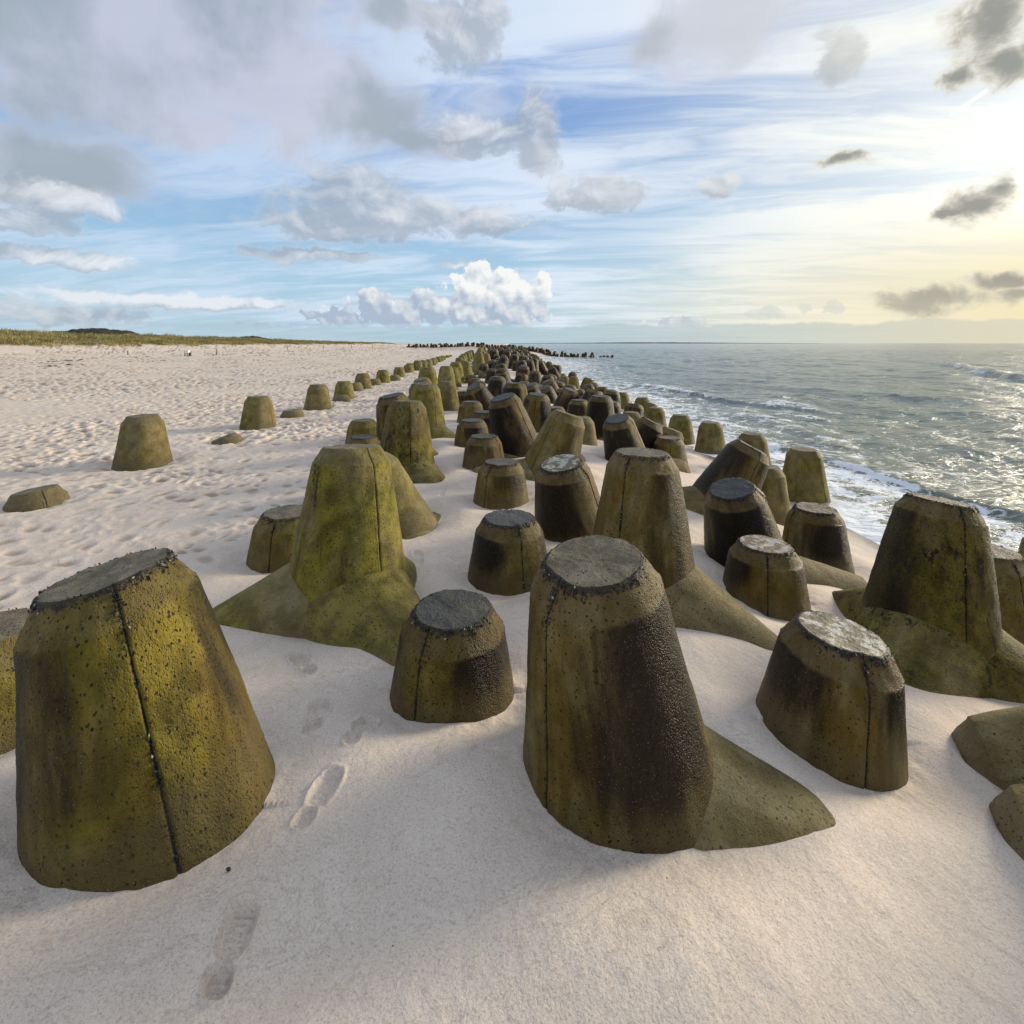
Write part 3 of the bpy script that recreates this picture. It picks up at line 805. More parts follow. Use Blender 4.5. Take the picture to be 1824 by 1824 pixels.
# scour rings where the blocks stand
EXT = {0: 1.24, 1: 1.2, 8: 1.05, 44: 1.12, 7: 1.05}
hubs = []
for ie, e in enumerate(TP):
    px, py, pz = world_pt(e[0], e[1], e[2])
    ax = Vector((e[3], e[4], 1)).normalized()
    hubs.append((Vector((px, py, pz)) - ax * LEG * EXT.get(ie, 1.0), ax))
for e, (hb, ax) in zip(TP, hubs):
    if e[2] > 22: continue
    t0 = float(terrain(np.array([hb.x]), np.array([hb.y]))[0])
    k = (t0 - hb.z) / max(ax.z, .3)
    cx, cy = hb.x + ax.x * k, hb.y + ax.y * k
    dist = np.hypot(gx - cx, gy - cy)
    rad = .235 * H - .17 * H * max(k / H - .166, 0) if k > 0 else .5
    side = .55 + .45 * ((gy - cy) < 0)
    gz -= .045 * np.exp(-((dist - rad) / .16) ** 2) * (dist < rad + .6) * side
    gz += .022 * np.exp(-((dist - rad - .42) / .20) ** 2)
    if e[2] < 9: gz += .030 * fbm(gx / .11, gy / .11, 71, 3) * np.exp(-((dist - rad) / .14) ** 2)
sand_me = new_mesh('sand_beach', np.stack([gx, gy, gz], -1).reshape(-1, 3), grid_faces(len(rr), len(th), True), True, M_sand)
fattr(sand_me, 'hollow_shade', np.clip(-det * 34 - shoes * 9, 0, 1))
shx = np.interp(gy, SHY, SHX)
wetz = np.clip(1 - (gz - .02) / .13 + .8 * fbm(gx / 1.5, gy / 1.5, 77, 3), 0, 1) * (gx > -1)
fattr(sand_me, 'wet', wetz)
grs = np.clip((-gx - 55) / 8, 0, 1) * (gx < -50) * np.clip((300 - gy) / 80, 0, 1)
fattr(sand_me, 'grass', grs)
tag(add_obj('sand_beach', sand_me), kind='structure')

# ------------------------------------------------------------------ sea
thw = np.concatenate([np.linspace(R(-16), R(56), 620), np.linspace(R(56), R(180), 50)[1:]])
rw = np.concatenate([np.geomspace(4.5, 40, 300)[:-1], np.geomspace(40, 300, 170)[:-1], np.geomspace(300, 9000, 50)])
wx, wy = wrap_grid(thw, rw)
rad_ = np.hypot(wx, wy)
bed = terrain(wx, wy)
depth = -bed
wz = np.zeros_like(wx)
spacing = np.maximum(rad_ * .0022, .02)
fade = np.clip((depth - .02) / 1.2, .04, 1) ** .7
for i in range(60):
    lam = 10 ** rng.uniform(-.15, 1.15)
    ang = R(200) + rng.normal(0, .55)      # travelling towards the shore
    k = 2 * math.pi / lam
    a = .0060 * lam ** .85
    ph = rng.uniform(0, 6.28)
    vis = np.clip((lam / spacing - 3) / 5, 0, 1)
    p = (wx * math.cos(ang) + wy * math.sin(ang)) * k + ph + 1.3 * fbm(wx / (lam * 2.5), wy / (lam * 2.5), 100 + i, 2)
    wz += a * vis * (np.cos(p) * .8 + .2 * np.cos(2 * p)) * fade * .75
CREST = [([(7.0, 18.5), (8.6, 15.5), (9.1, 13.0), (9.1, 11.2), (9.6, 9.6), (10.8, 8.0), (13, 6)], .11, .45),
         ([(70, 86), (66, 81), (58, 66), (50.6, 55.7), (45, 45), (42, 40), (44, 34)], .50, 1.4),
         ([(9, 40), (11.5, 34), (13, 28), (15, 22)], .16, .7),
         ([(30, 78), (22, 70), (17, 60)], .30, 1.0), ([(48, 105), (38, 98), (30, 92)], .4, 1.4)]
foam = np.zeros_like(wx)
for pts, hh, wd in CREST:
    pts = np.array(pts, float)
    best = np.full(wx.shape, 1e9); sgn = np.zeros_like(wx); tpar = np.zeros_like(wx)
    for q in range(len(pts) - 1):
        ax_, ay_ = pts[q]; bx_, by_ = pts[q + 1]
        vx, vy = bx_ - ax_, by_ - ay_; L2 = vx * vx + vy * vy
        tt = np.clip(((wx - ax_) * vx + (wy - ay_) * vy) / L2, 0, 1)
        ex = wx - ax_ - tt * vx; ey = wy - ay_ - tt * vy
        dd = np.hypot(ex, ey); s = np.sign(vx * ey - vy * ex)
        mk = dd < best
        best = np.where(mk, dd, best); sgn = np.where(mk, s, sgn); tpar = np.where(mk, (q + tt) / (len(pts) - 1), tpar)
    sd = best * sgn + wd * .8 * fbm(wx / (wd * 2), wy / (wd * 2), 55, 3)
    # positive side = seaward (gentle back), negative = steep face
    env = np.sin(np.clip(tpar, 0, 1) * math.pi) ** .5 * (.7 + .9 * (fbm(wx / (wd * 5), wy / (wd * 5), 66, 2) + .3))
    prof = np.where(sd > 0, np.exp(-(sd / (wd * 1.5)) ** 2), np.exp(-(sd / (wd * .38)) ** 2))
    wz += hh * env * prof
    if hh > .105 and hh != .16:
        foam += .75 * env * np.exp(-((sd + wd * .25) / (wd * .18)) ** 2) * (1 if hh < .3 else .8) * np.clip(fbm(wx / 1.1, wy / 1.1, 91, 4) * 4 + .35, 0, 1)
        foam += .30 * env * np.clip(1 - np.abs(sd + wd * 1.6) / (wd * 1.6), 0, 1) * (hh < .3)
near = np.exp(-np.clip(depth - .05, 0, 9) / .36)
foam += (.64 + .5 * fbm(wx / 2.2, wy / 2.2, 93, 4)) * near * (wy < 140)
foam += .16 * np.exp(-np.clip(depth, 0, 9) / .9) * (wy < 140)
# broken white water in the bay and against the outer row
foam += .34 * np.exp(-((wx - 8 - .02 * wy) / 7) ** 2 - ((wy - 85) / 38) ** 2)
foam += .16 * np.exp(-((wx - 8) / 5) ** 2 - ((wy - 28) / 14) ** 2)
foam += .36 * np.clip(fbm(wx / 6, wy / 9, 88, 3) * 2.4, 0, 1) * np.clip((wz - .03) * 9, 0, 1) * (rad_ < 250)
water_me = new_mesh('sea', np.stack([wx, wy, wz], -1).reshape(-1, 3), grid_faces(len(rw), len(thw), False)[:, ::-1].copy(), True, M_water)
fattr(water_me, 'foam', np.clip(foam, 0, 1))
face_ = np.clip(wz * 2.5, 0, 1)
fattr(water_me, 'shallow', np.clip(np.exp(-np.clip(depth, 0, 9) / .9) + face_ * np.exp(-depth / 4), 0, 1))
tag(add_obj('sea', water_me), kind='structure')


# ------------------------------------------------------------------ tetrapod meshes
def leg_profile(ns):
    """(s, r) pairs in metres from the hub to the tip edge"""
    pr = []
    s1 = .580 * H
    for i in range(ns + 1):
        s = s1 * i / ns
        pr.append((s, (.262 - .171 * s / H) * H))
    r1 = pr[-1][1]
    pr[-1] = (s1 - .009, r1 + .0005)
    pr += [(s1 - .002, r1 - .001), (s1 + .004, r1 - .007), (s1 + .011, r1 - .013)]
    tip = (.636 * H, .124 * H)
    for f in (.3, .5, .7, .88):
        pr.append((s1 + .004 + (tip[0] - s1 - .004) * f, r1 - .007 + (tip[1] - r1 + .007) * f))
    pr += [tip, (.6415 * H, .1195 * H), (.643 * H, .114 * H)]
    return pr


def make_leg(seed, nseg, ns, closed, rough=.004, seamed=True):
    pr = leg_profile(ns)
    if seamed and nseg >= 60:
        angs = list(np.linspace(0, 2 * math.pi, nseg, endpoint=False))
        extra = []
        for c0 in (0, math.pi):
            angs = [a for a in angs if abs((a - c0 + math.pi) % (2 * math.pi) - math.pi) > .05]
            extra += [c0 + o for o in (-.044, -.026, -.014, 0, .014, .026, .044)]
        angs = sorted((a % (2 * math.pi)) for a in angs + extra)
    else:
        angs = list(np.linspace(0, 2 * math.pi, nseg, endpoint=False))
    nA = len(angs)
    co = []; along = []; seam = []; panel = []
    off = Vector((seed * 17.1, seed * 5.7, seed * 9.9))
    for (s, r) in pr:
        t = s / (.643 * H)
        for a in angs:
            dseam = min(abs((a + math.pi) % (2 * math.pi) - math.pi), abs(a - math.pi))
            sv = max(0, 1 - dseam / .03) if seamed else 0
            p = Vector((math.cos(a), math.sin(a), 0))
            q = p * r + Vector((0, 0, s))
            dn = 0
            if rough:
                dn = rough * 1.8 * (noise.noise(q * 2.2 + off)) + rough * .9 * noise.noise(q * 9 + off)
                if t > .90: dn += rough * 1.6 * noise.noise(q * 22 + off) - rough * 1.5 * max(0, noise.noise(q * 5 + off * 2) - .15) * 6
                if nseg > 100: dn += rough * .45 * noise.noise(q * 45 + off)
            lip = .0035 * math.exp(-((dseam - .035) / .012) ** 2) if seamed else 0
            g = -.010 * sv * (.6 + .8 * noise.noise(Vector((s * 6, a, seed)))) + lip
            rr_ = r + dn + g
            sz = s + (rough * 1.4 * noise.noise(q * 14 + off) if t > .97 else 0)
            co.append((p.x * rr_, p.y * rr_, sz)); along.append(t); seam.append(sv); panel.append(abs(math.sin(a)))
    nR = len(pr)
    faces = grid_faces(nR, nA, True)
    fl = [tuple(f) for f in faces.tolist()]
    if closed:
        c_ = len(co); co.append((0, 0, .643 * H)); along.append(1); seam.append(0); panel.append(.5)
        b0 = (nR - 1) * nA
        fl += [(b0 + i, b0 + (i + 1) % nA, c_) for i in range(nA)]
    me = new_mesh('leg', co, fl, True, M_conc)
    fattr(me, 'along', along); fattr(me, 'seam', seam); fattr(me, 'panel', panel)
    edge = [co[(nR - 1) * nA + i] for i in range(nA)]
    return me, edge


def make_face(seed, edge, rings, rough=.005):
    nA = len(edge); co = []
    off = Vector((seed * 3.1, seed * 8.7, 4))
    for k in range(rings):
        f = 1 - k / rings
        for (x, y, z) in edge:
            q = Vector((x * f, y * f, 0))
            dz_ = 0 if k == 0 else (rough * noise.noise(q * 9 + off) * 1.6 + rough * .8 * noise.noise(q * 40 + off) - .003 * (1 - f))
            zz_ = z if k == 0 else .643 * H + (z - .643 * H) * f + dz_
            co.append((x * f, y * f, zz_))
    co.append((0, 0, .643 * H - .004))
    fl = [tuple(f) for f in grid_faces(rings, nA, True).tolist()]
    b0 = (rings - 1) * nA
    fl += [(b0 + i, b0 + (i + 1) % nA, len(co) - 1) for i in range(nA)]
    return new_mesh('end_face', co, fl, True, M_face)


def make_crust(seed, dens, pale=.05, front=True):
    """mussels and barnacles along the rim and down the upper seam"""
    r_ = random.Random(seed)
    co = []; fl = []; mi = []
    def shard(c, n, s, m):
        n = n.normalized(); t1 = n.orthogonal().normalized(); t1 = (Matrix.Rotation(r_.uniform(0, 6.28), 3, n) @ t1)
        t2 = n.cross(t1); b0 = len(co)
        l, w, h = s * r_.uniform(.8, 1.5), s * r_.uniform(.35, .6), s * r_.uniform(.5, 1.1)
        tip = c + n * h + t1 * l * .2
        for q in (c - t1 * l, c + t2 * w - n * .1 * s, c + t1 * l, c - t2 * w - n * .1 * s): co.append(tuple(q))
        co.append(tuple(tip)); co.append(tuple(tip + t1 * l * .45 - n * h * .2))
        fl.extend([(b0, b0 + 1, b0 + 4), (b0 + 1, b0 + 5, b0 + 4), (b0 + 1, b0 + 2, b0 + 5), (b0 + 2, b0 + 3, b0 + 5),
                   (b0 + 3, b0 + 4, b0 + 5), (b0 + 3, b0, b0 + 4)])
        mi.extend([m] * 6)
    n_rim = int(430 * dens)
    for i in range(n_rim):
        a = r_.uniform(0, 6.283)
        w = noise.noise(Vector((math.cos(a) * 2.2, math.sin(a) * 2.2, seed * 3.3)))
        if w < -.10 and r_.random() < .85: continue
        rad = .121 * H + r_.gauss(0, .006) + (.012 * abs(r_.gauss(0, 1)) if r_.random() < .5 else 0)
        f = (rad - .117 * H) / (.161 * H - .117 * H)
        z = .642 * H - max(0, f) * .052 * H
        if rad < .117 * H: z = .643 * H
        p = Vector((math.cos(a) * rad, math.sin(a) * rad, z))
        shard(p, Vector((math.cos(a) * .8 + r_.gauss(0, .4), math.sin(a) * .8 + r_.gauss(0, .4), .8)), r_.uniform(.004, .010), 1 if r_.random() < pale else 0)
    for c0 in (0, math.pi):
        for i in range(int(190 * dens)):
            s = (.628 - .50 * abs(r_.random()) ** 1.4) * H
            if noise.noise(Vector((s * 7, c0 * 3, seed))) < -.02 and s < .56 * H: continue
            r0 = (.262 - .171 * min(s / H, .580)) * H
            if s > .580 * H: r0 = .162 * H - (s - .580 * H) * .70
            a = c0 + r_.gauss(0, .012 + (.03 if s > .55 * H else 0))
            p = Vector((math.cos(a) * r0, math.sin(a) * r0, s))
            shard(p, Vector((math.cos(a), math.sin(a), .1)), r_.uniform(.004, .010), 1 if r_.random() < pale * .4 else 0)
    me = new_mesh('mussel_crust', co, fl, False, M_mussel)
    me.materials.append(M_barn)
    me.polygons.foreach_set('material_index', mi); me.update()
    return me


HI = [make_leg(i + 1, 150, 62, False, .0045) for i in range(3)]
HIF = [make_face(i + 1, e, 16) for i, (m_, e) in enumerate(HI)]
HIG = [make_leg(i + 5, 96, 34, True, .0045)[0] for i in range(2)]
MD = [make_leg(i + 11, 64, 20, False, .005) for i in range(3)]
MDF = [make_face(i + 11, e, 5) for i, (m_, e) in enumerate(MD)]
MDG = [make_leg(i + 15, 44, 14, True, .005, False)[0] for i in range(2)]
CR = [make_crust(i + 1, 1.0) for i in range(3)]
CRS = [make_crust(9, .45)]
DIRS = [Quaternion((0, 0, 1), 0)] + [Quaternion((0, 0, 1), R(a)) @ Quaternion((0, 1, 0), R(109.47)) for a in (0, 120, 240)]


def joined_tetrapod(seed, nseg, ns):
    leg, _ = make_leg(seed, nseg, ns, True, .006, False)
    co0 = np.empty(len(leg.vertices) * 3, np.float32); leg.vertices.foreach_get('co', co0); co0 = co0.reshape(-1, 3)
    al = np.array([d.value for d in leg.attributes['along'].data])
    fl0 = [tuple(p.vertices) for p in leg.polygons]
    top = [k for k, p in enumerate(leg.polygons) if len(p.vertices) == 3]
    co = []; fl = []; ala = []; mi = []
    for q in DIRS:
        M3 = np.array(q.to_matrix()); b0 = len(co) and sum(len(c_) for c_ in co)
        co.append(co0 @ M3.T); ala.append(al)
        fl += [tuple(v + b0 for v in f) for f in fl0]
        mi += [1 if k in top else 0 for k in range(len(fl0))]
    me = new_mesh('tetrapod', np.concatenate(co), fl, True, M_conc)
    me.materials.append(M_face)
    me.polygons.foreach_set('material_index', mi)
    fattr(me, 'along', np.concatenate(ala)); fattr(me, 'seam', np.zeros(len(me.vertices))); fattr(me, 'panel', np.full(len(me.vertices), .75))
    me.update()
    bpy.data.meshes.remove(leg)
    return me


LO = [joined_tetrapod(21 + i, 28, 6) for i in range(3)]
VLO = [joined_tetrapod(31 + i, 14, 3) for i in range(2)]
count = [0]


def orient(ax, spin):
    q = Vector((0, 0, 1)).rotation_difference(ax)
    # spin about the leg axis so that azimuth 'spin' is measured from +X
    return q @ Quaternion((0, 0, 1), R(spin))


def put_tetrapod(hub, ax, spin, moss, wet, label, group, d, flake=0.0, ext=1.0):
    count[0] += 1
    k = count[0]
    sd = (k * .6180339) % 1.0 * 10
    q = orient(ax, spin)
    t0 = float(terrain(np.array([hub.x]), np.array([hub.y]))[0])
    sline = max(0.0, min(.9, (t0 - hub.z) / max(ax.z, .3) / (LEG * ext)))
    props = dict(moss=float(moss), wet=float(wet), seed=float(sd), flake=float(flake), pitted=PITTED.get(label, float((k * .37) % 1.0 > .75) * .5), sandline=sline, capwet=CAPWET.get(label, float(wet)))
    if d > 16.5:
        me = (LO[k % 3] if d < 45 else VLO[k % 2])
        o = add_obj('tetrapod', me)
        o.rotation_mode = 'QUATERNION'; o.rotation_quaternion = q; o.location = hub
        for a, b_ in props.items(): o[a] = b_
        tag(o, label, 'tetrapod', group)
        return o
    root = add_obj('tetrapod', None)
    root.empty_display_size = .3
    root.rotation_mode = 'QUATERNION'; root.rotation_quaternion = q; root.location = hub
    tag(root, label, 'tetrapod', group)
    hi = d < 7.8
    for i, dq in enumerate(DIRS):
        if i == 0: me = (HI if hi else MD)[k % 3][0]
        else: me = (HIG if hi else MDG)[(k + i) % 2]
        lg = add_obj('leg', me, root)
        lg.rotation_mode = 'QUATERNION'
        # turn the seam of the raised leg to where the camera can see it or not
        tw = Quaternion((0, 0, 1), R(SEAM.get(label, (k * 67) % 180) - spin)) if i == 0 else Quaternion((0, 0, 1), R(90 if i else 0))
        lg.rotation_quaternion = dq @ tw
        if i == 0 and ext != 1: lg.scale = (1, 1, ext)
        for a, b_ in props.items(): lg[a] = b_
        if i: lg['seed'] = sd + i * 1.7; lg['wet'] = wet * .26; lg['moss'] = moss * .75; lg['sandline'] = 0.0
        if i == 0:
            fc = add_obj('end_face', (HIF if hi else MDF)[k % 3], lg)
            for a, b_ in props.items(): fc[a] = b_
            if hi and wet > .2:
                cr = add_obj('mussel_crust', CR[k % 3], lg); cr['kind'] = 'stuff'
            elif wet > .6 and d < 12:
                cr = add_obj('mussel_crust', CRS[0], lg); cr['kind'] = 'stuff'
    return root


# seam azimuth (degrees from +X) of the raised leg for the blocks whose seam shows clearly
SEAM = {TP[0][8]: -46, TP[8][8]: -143, TP[7][8]: -118, TP[2][8]: -40, TP[9][8]: -130, TP[10][8]: -35, TP[16][8]: -40,
        TP[17][8]: -135, TP[25][8]: -30, TP[37][8]: -28, TP[6][8]: -70, TP[44][8]: -95, TP[45][8]: -100, TP[11][8]: -125}
CAPWET = {TP[8][8]: .12, TP[0][8]: .15, TP[44][8]: .3, TP[10][8]: .3, TP[43][8]: .4, TP[42][8]: .1, TP[27][8]: .1, TP[17][8]: .1}
PITTED = {TP[45][8]: 1.0, TP[49][8]: 1.0, TP[48][8]: .8, TP[0][8]: .15, TP[8][8]: .12, TP[2][8]: .05, TP[9][8]: .15}
FLAKE = {TP[44][8]: 1.0, TP[10][8]: .9, TP[43][8]: .7, TP[42][8]: .3}

G_FIELD = 'tetrapods crowded along the shore line'
G_BEACH = 'row of sunken tetrapods on the open beach'
G_YEL = 'yellow-green row of tetrapods along the beach side'
used = []
for ie, (e, (hb, ax)) in enumerate(zip(TP, hubs)):
    u, v, d, lx, ly, spin, moss, wet, label = e
    beach = hb.x < -5.2 or (d > 60 and u < 805)
    yel = (not beach) and hb.x < -1.2 and moss >= .75 and d > 11
    grp = G_BEACH if beach else (G_YEL if yel else G_FIELD)
    if label is None:
        if beach: label = 'small olive tetrapod stub in the distant end of the beach row'
        elif yel: label = 'distant yellow-green tetrapod at the far end of the beach-side row'
        elif hb.x > 3.0: label = 'small dark tetrapod along the seaward edge of the distant field'
        else: label = 'small blackish tetrapod packed in the distant middle of the field'
    put_tetrapod(hb, ax, spin, moss, wet, label, grp, d, FLAKE.get(label, 0.0), EXT.get(ie, 1.0))
    used.append((hb.x, hb.y))
for (hb, (lx, ly), spin, moss, wet, label) in EXTRA:
    put_tetrapod(Vector(hb), Vector((lx, ly, 1)).normalized(), spin, moss, wet, label, G_FIELD, 3.2)

# low stubs wedged between the traced blocks
rfill = random.Random(23)
for _ in range(400):
    yy = rfill.uniform(13.5, 30); x = rfill.uniform(-.6 - .02 * yy, float(np.interp(yy, SHY, SHX)) - .7)
    if len(used) > len(TP) + 16: break
    if any((x - a) ** 2 + (yy - b_) ** 2 < 1.30 ** 2 for a, b_ in used): continue
    used.append((x, yy))
    tz = float(terrain(np.array([x]), np.array([yy]))[0])
    hb = Vector((x, yy, tz - LEG + rfill.uniform(.45, .85)))
    ax = Vector((rfill.uniform(-.25, .25), rfill.uniform(-.2, .2), 1)).normalized()
    put_tetrapod(hb, ax, rfill.uniform(0, 120), .2, .9, 'low dark stub wedged in among the tall mid-field tetrapods', G_FIELD, max(yy, 17))

# distant field, filled procedurally beyond the traced blocks
rf = random.Random(5)
ORD = ['first', 'second', 'third', 'fourth', 'fifth', 'sixth', 'seventh', 'eighth', 'ninth', 'tenth', 'eleventh', 'twelfth', 'thirteenth', 'fourteenth', 'fifteenth', 'sixteenth']
y = 29.0
row_i = -1
while y < 136:
    row_i += 1
    x0 = -1.9 - (y - 30) * .055
    x1 = float(np.interp(y, SHY, SHX)) - .2
    if y > 100: x1 = 3.5 - (y - 100) * .05
    n = 5
    for i in range(n + 1):
        x = x0 + (x1 - x0) * i / n + rf.uniform(-.4, .4)
        yy = y + rf.uniform(-.8, .8)
        if any((x - a) ** 2 + (yy - b_) ** 2 < 1.28 ** 2 for a, b_ in used): continue
        used.append((x, yy))
        tz = float(terrain(np.array([x]), np.array([yy]))[0])
        hb = Vector((x, yy, tz + rf.uniform(-.55, .15) + .12))
        lean = .12 if i == 0 else .38
        ax = Vector((rf.uniform(-lean, lean), rf.uniform(-lean, lean), 1)).normalized()
        if i == 0: moss, wet, lab, g_ = .8, .1, 'distant yellow-green tetrapod at the far end of the beach-side row', G_YEL
        elif i == n: moss, wet, lab, g_ = .3, .6, 'small dark tetrapod along the seaward edge of the distant field', G_FIELD
        else: moss, wet, lab, g_ = .15, .9, 'small blackish tetrapod packed in the distant middle of the field', G_FIELD
        if row_i < 13 and 0 < i:
            how = 'leaning left' if ax.x < -.13 else ('leaning right' if ax.x > .13 else 'standing upright')
            lab = 'dark distant tetrapod %s, %s across in the %s cross row of the far field' % (how, ORD[i], ORD[row_i])
        elif row_i < 13:
            lab = 'distant yellow-green tetrapod heading the %s cross row of the far field' % ORD[row_i]
        put_tetrapod(hb, ax, rf.uniform(0, 120), moss, wet, lab, g_, yy)
    y += rf.uniform(1.9, 2.3) if y < 80 else rf.uniform(2.8, 3.4)

# groyne: tetrapods on a low mound running out into the sea
gp = [(-37.5, 187), (-27, 173), (-11, 150), (-4, 141), (4, 132), (14, 122), (24, 116)]
gparts = []
segs = [(np.array(gp[i]), np.array(gp[i + 1])) for i in range(len(gp) - 1)]
for a, b_ in segs:
    L = float(np.hypot(*(b_ - a))); n = max(2, int(L / (1.45 if a[0] < -6 else 1.05)))
    for i in range(n):
        for row in (0, 1):
            if row and rf.random() < .35: continue
            p = a + (b_ - a) * ((i + rf.uniform(-.2, .2)) / n) + np.array([rf.uniform(-.5, .5), (-1.0 if row else 1.0) + rf.uniform(-.4, .4)])
            if p[0] > 19 and row: continue
            tz = float(terrain(np.array([p[0]]), np.array([p[1]]))[0])
            if p[0] > 4: base = max(tz, -.15 - .018 * (p[0] - 4)) - (.30 if p[0] > 19 else 0) + .15
            else: base = tz
            hb = Vector((p[0], p[1], base + rf.uniform(-.5, .12) - (.35 if row else 0)))
            ax = Vector((rf.uniform(-.3, .3), rf.uniform(-.3, .3), 1)).normalized()
            left = p[0] < -2
            me_ = VLO[len(gparts) % 2]
            nv = len(me_.vertices); cc = np.empty(nv * 3, np.float32); me_.vertices.foreach_get('co', cc)
            Mx = np.array(orient(ax, rf.uniform(0, 120)).to_matrix())
            gparts.append((cc.reshape(-1, 3) @ Mx.T + np.array(hb), [tuple(pp.vertices) for pp in me_.polygons],
                           np.array([q_.value for q_ in me_.attributes['along'].data]), [pp.material_index for pp in me_.polygons]))
off_ = 0; gco = []; gfl = []; gal = []; gmi = []
for cc, ff, aa, mm in gparts:
    gco.append(cc); gfl += [tuple(v_ + off_ for v_ in f_) for f_ in ff]; gal.append(aa); gmi += mm; off_ += len(cc)
gme_ = new_mesh('groyne_tetrapods', np.concatenate(gco), gfl, True, M_conc); gme_.materials.append(M_face)
gme_.polygons.foreach_set('material_index', gmi)
fattr(gme_, 'along', np.concatenate(gal)); fattr(gme_, 'seam', np.zeros(off_)); fattr(gme_, 'panel', np.full(off_, .75))
gme_.update()
go_ = add_obj('groyne_tetrapods', gme_)
for a_, b_ in dict(moss=.35, wet=.85, seed=3.0, flake=0.0, pitted=0.0, sandline=0.1, capwet=.9).items(): go_[a_] = b_
tag(go_, 'far groyne of tiny dark tetrapods crossing the beach and running out into the sea', 'groyne', kind='stuff')

# ------------------------------------------------------------------ dark heather hills behind the dunes
M_hill = mat_simple('heather', (.012, .011, .007), (.045, .036, .018), .9, .95, .6, .25)


def hill(cx, cy, lx_, ly_, hgt, seed):
    n = 60; co = []
    for j in range(n + 1):
        for i in range(n + 1):
            a = -1 + 2 * i / n; b_ = -1 + 2 * j / n
            q = max(0, 1 - (a * a + b_ * b_))
            x = cx + a * lx_; y_ = cy + b_ * ly_
            z = hgt * q ** .8 + .9 * q * noise.noise(Vector((x / 5, y_ / 5, seed))) + .45 * q * noise.noise(Vector((x / 1.4, y_ / 1.4, seed)))
            co.append((x, y_, 2.6 + z))
    me = new_mesh('hill', co, [tuple(f) for f in grid_faces(n + 1, n + 1, False).tolist()], True, M_hill)
    tag(add_obj('heather_hill', me), kind='structure')


hill(-100, 124, 15, 12, 4.0, 1); hill(-118, 128, 22, 12, 3.5, 2); hill(-150, 130, 40, 14, 4.2, 3)
hill(-101, 172, 17, 12, 2.6, 4); hill(-100, 198, 10, 9, 3.0, 5); hill(-120, 190, 20, 9, 1.6, 6)
# far low coast across the water
n = 160; co = []; fl = []
for i in range(n + 1):
    x = -140 + 2150 * i / n
    f = math.sin(math.pi * min(1, i / n)) ** .4
    hh = f * (4.5 + 4.5 * math.exp(-((x - 900) / 420) ** 2) + 1.6 * noise.noise(Vector((x / 60, 2, 2))) + 1.0 * noise.noise(Vector((x / 20, 2, 2))))
    yy = 3300 + 60 * noise.noise(Vector((x / 300, 0, 0)))
    co += [(x, yy - 60, -2), (x, yy, max(hh, .4)), (x, yy + 120, -2)]
for i in range(n):
    a = i * 3
    fl += [(a, a + 3, a + 4, a + 1), (a + 1, a + 4, a + 5, a + 2)]
M_coast = mat_simple('far_coast', (.10, .12, .13), (.14, .16, .16), .01, .95)
tag(add_obj('far_coast', new_mesh('far_coast', co, fl, False, M_coast)), kind='structure')

# ------------------------------------------------------------------ marram grass on the dunes
def grass_mat():
    m, t, b = principled('marram_grass')
    g = t.n.new('ShaderNodeNewGeometry')
    n = t.noise(g.outputs['Position'], .22, 4, .6)
    n2 = t.noise(g.outputs['Position'], 3.0, 3, .6)
    colr = t.mix(t.ss(n, .38, .62), (.15, .14, .035), (.46, .35, .13))
    colr = t.mix(t.m('MULTIPLY', n2, .5), colr, (.13, .12, .04))
    t.put(b.inputs['Base Color'], colr); b.inputs['Roughness'].default_value = .8
    return m


M_grass = grass_mat()
NT_ = 9500
ty_ = rng.uniform(25, 255, NT_); edge_x = -60 - 2.5 * (fbm(ty_ / 6, ty_ * 0 + 3, 9, 3)) * 2
tx_ = edge_x + 3.0 - np.abs(rng.exponential(9, NT_)); tx_ += rng.normal(0, .8, NT_)
clump = fbm(tx_ / 3.0, ty_ / 3.0, 61, 3)
keep = (clump > -.10) | (tx_ < edge_x - 5) & (clump > -.25)
tx_, ty_, clump = tx_[keep], ty_[keep], clump[keep]
tz_ = terrain(tx_, ty_)
NB = 11
hgt = (.28 + .55 * np.clip(clump + .2, 0, .6) / .6) * np.clip((edge_x[keep] + 3.0 - tx_) / 4 + .45, .4, 1)
N = len(tx_) * NB
bx = np.repeat(tx_, NB) + rng.normal(0, .22, N); by = np.repeat(ty_, NB) + rng.normal(0, .22, N); bz = np.repeat(tz_, NB) - .06
hh = np.repeat(hgt, NB) * rng.uniform(.6, 1.2, N)
lean_x = rng.normal(.18, .28, N) * hh; lean_y = rng.normal(0, .28, N) * hh
wx_ = rng.uniform(.02, .045, N); a_ = rng.uniform(0, 3.14, N)
p0 = np.stack([bx - np.cos(a_) * wx_, by - np.sin(a_) * wx_, bz], -1)
p1 = np.stack([bx + np.cos(a_) * wx_, by + np.sin(a_) * wx_, bz], -1)
p2 = np.stack([bx + lean_x, by + lean_y, bz + hh], -1)
gco = np.stack([p0, p1, p2], 1).reshape(-1, 3)
gfa = np.arange(N * 3).reshape(-1, 3)
gme = new_mesh('dune_grass', gco, gfa, False, M_grass)
tag(add_obj('dune_grass', gme), 'dry yellow-green marram grass covering the dunes at the left horizon', 'grass', kind='stuff')

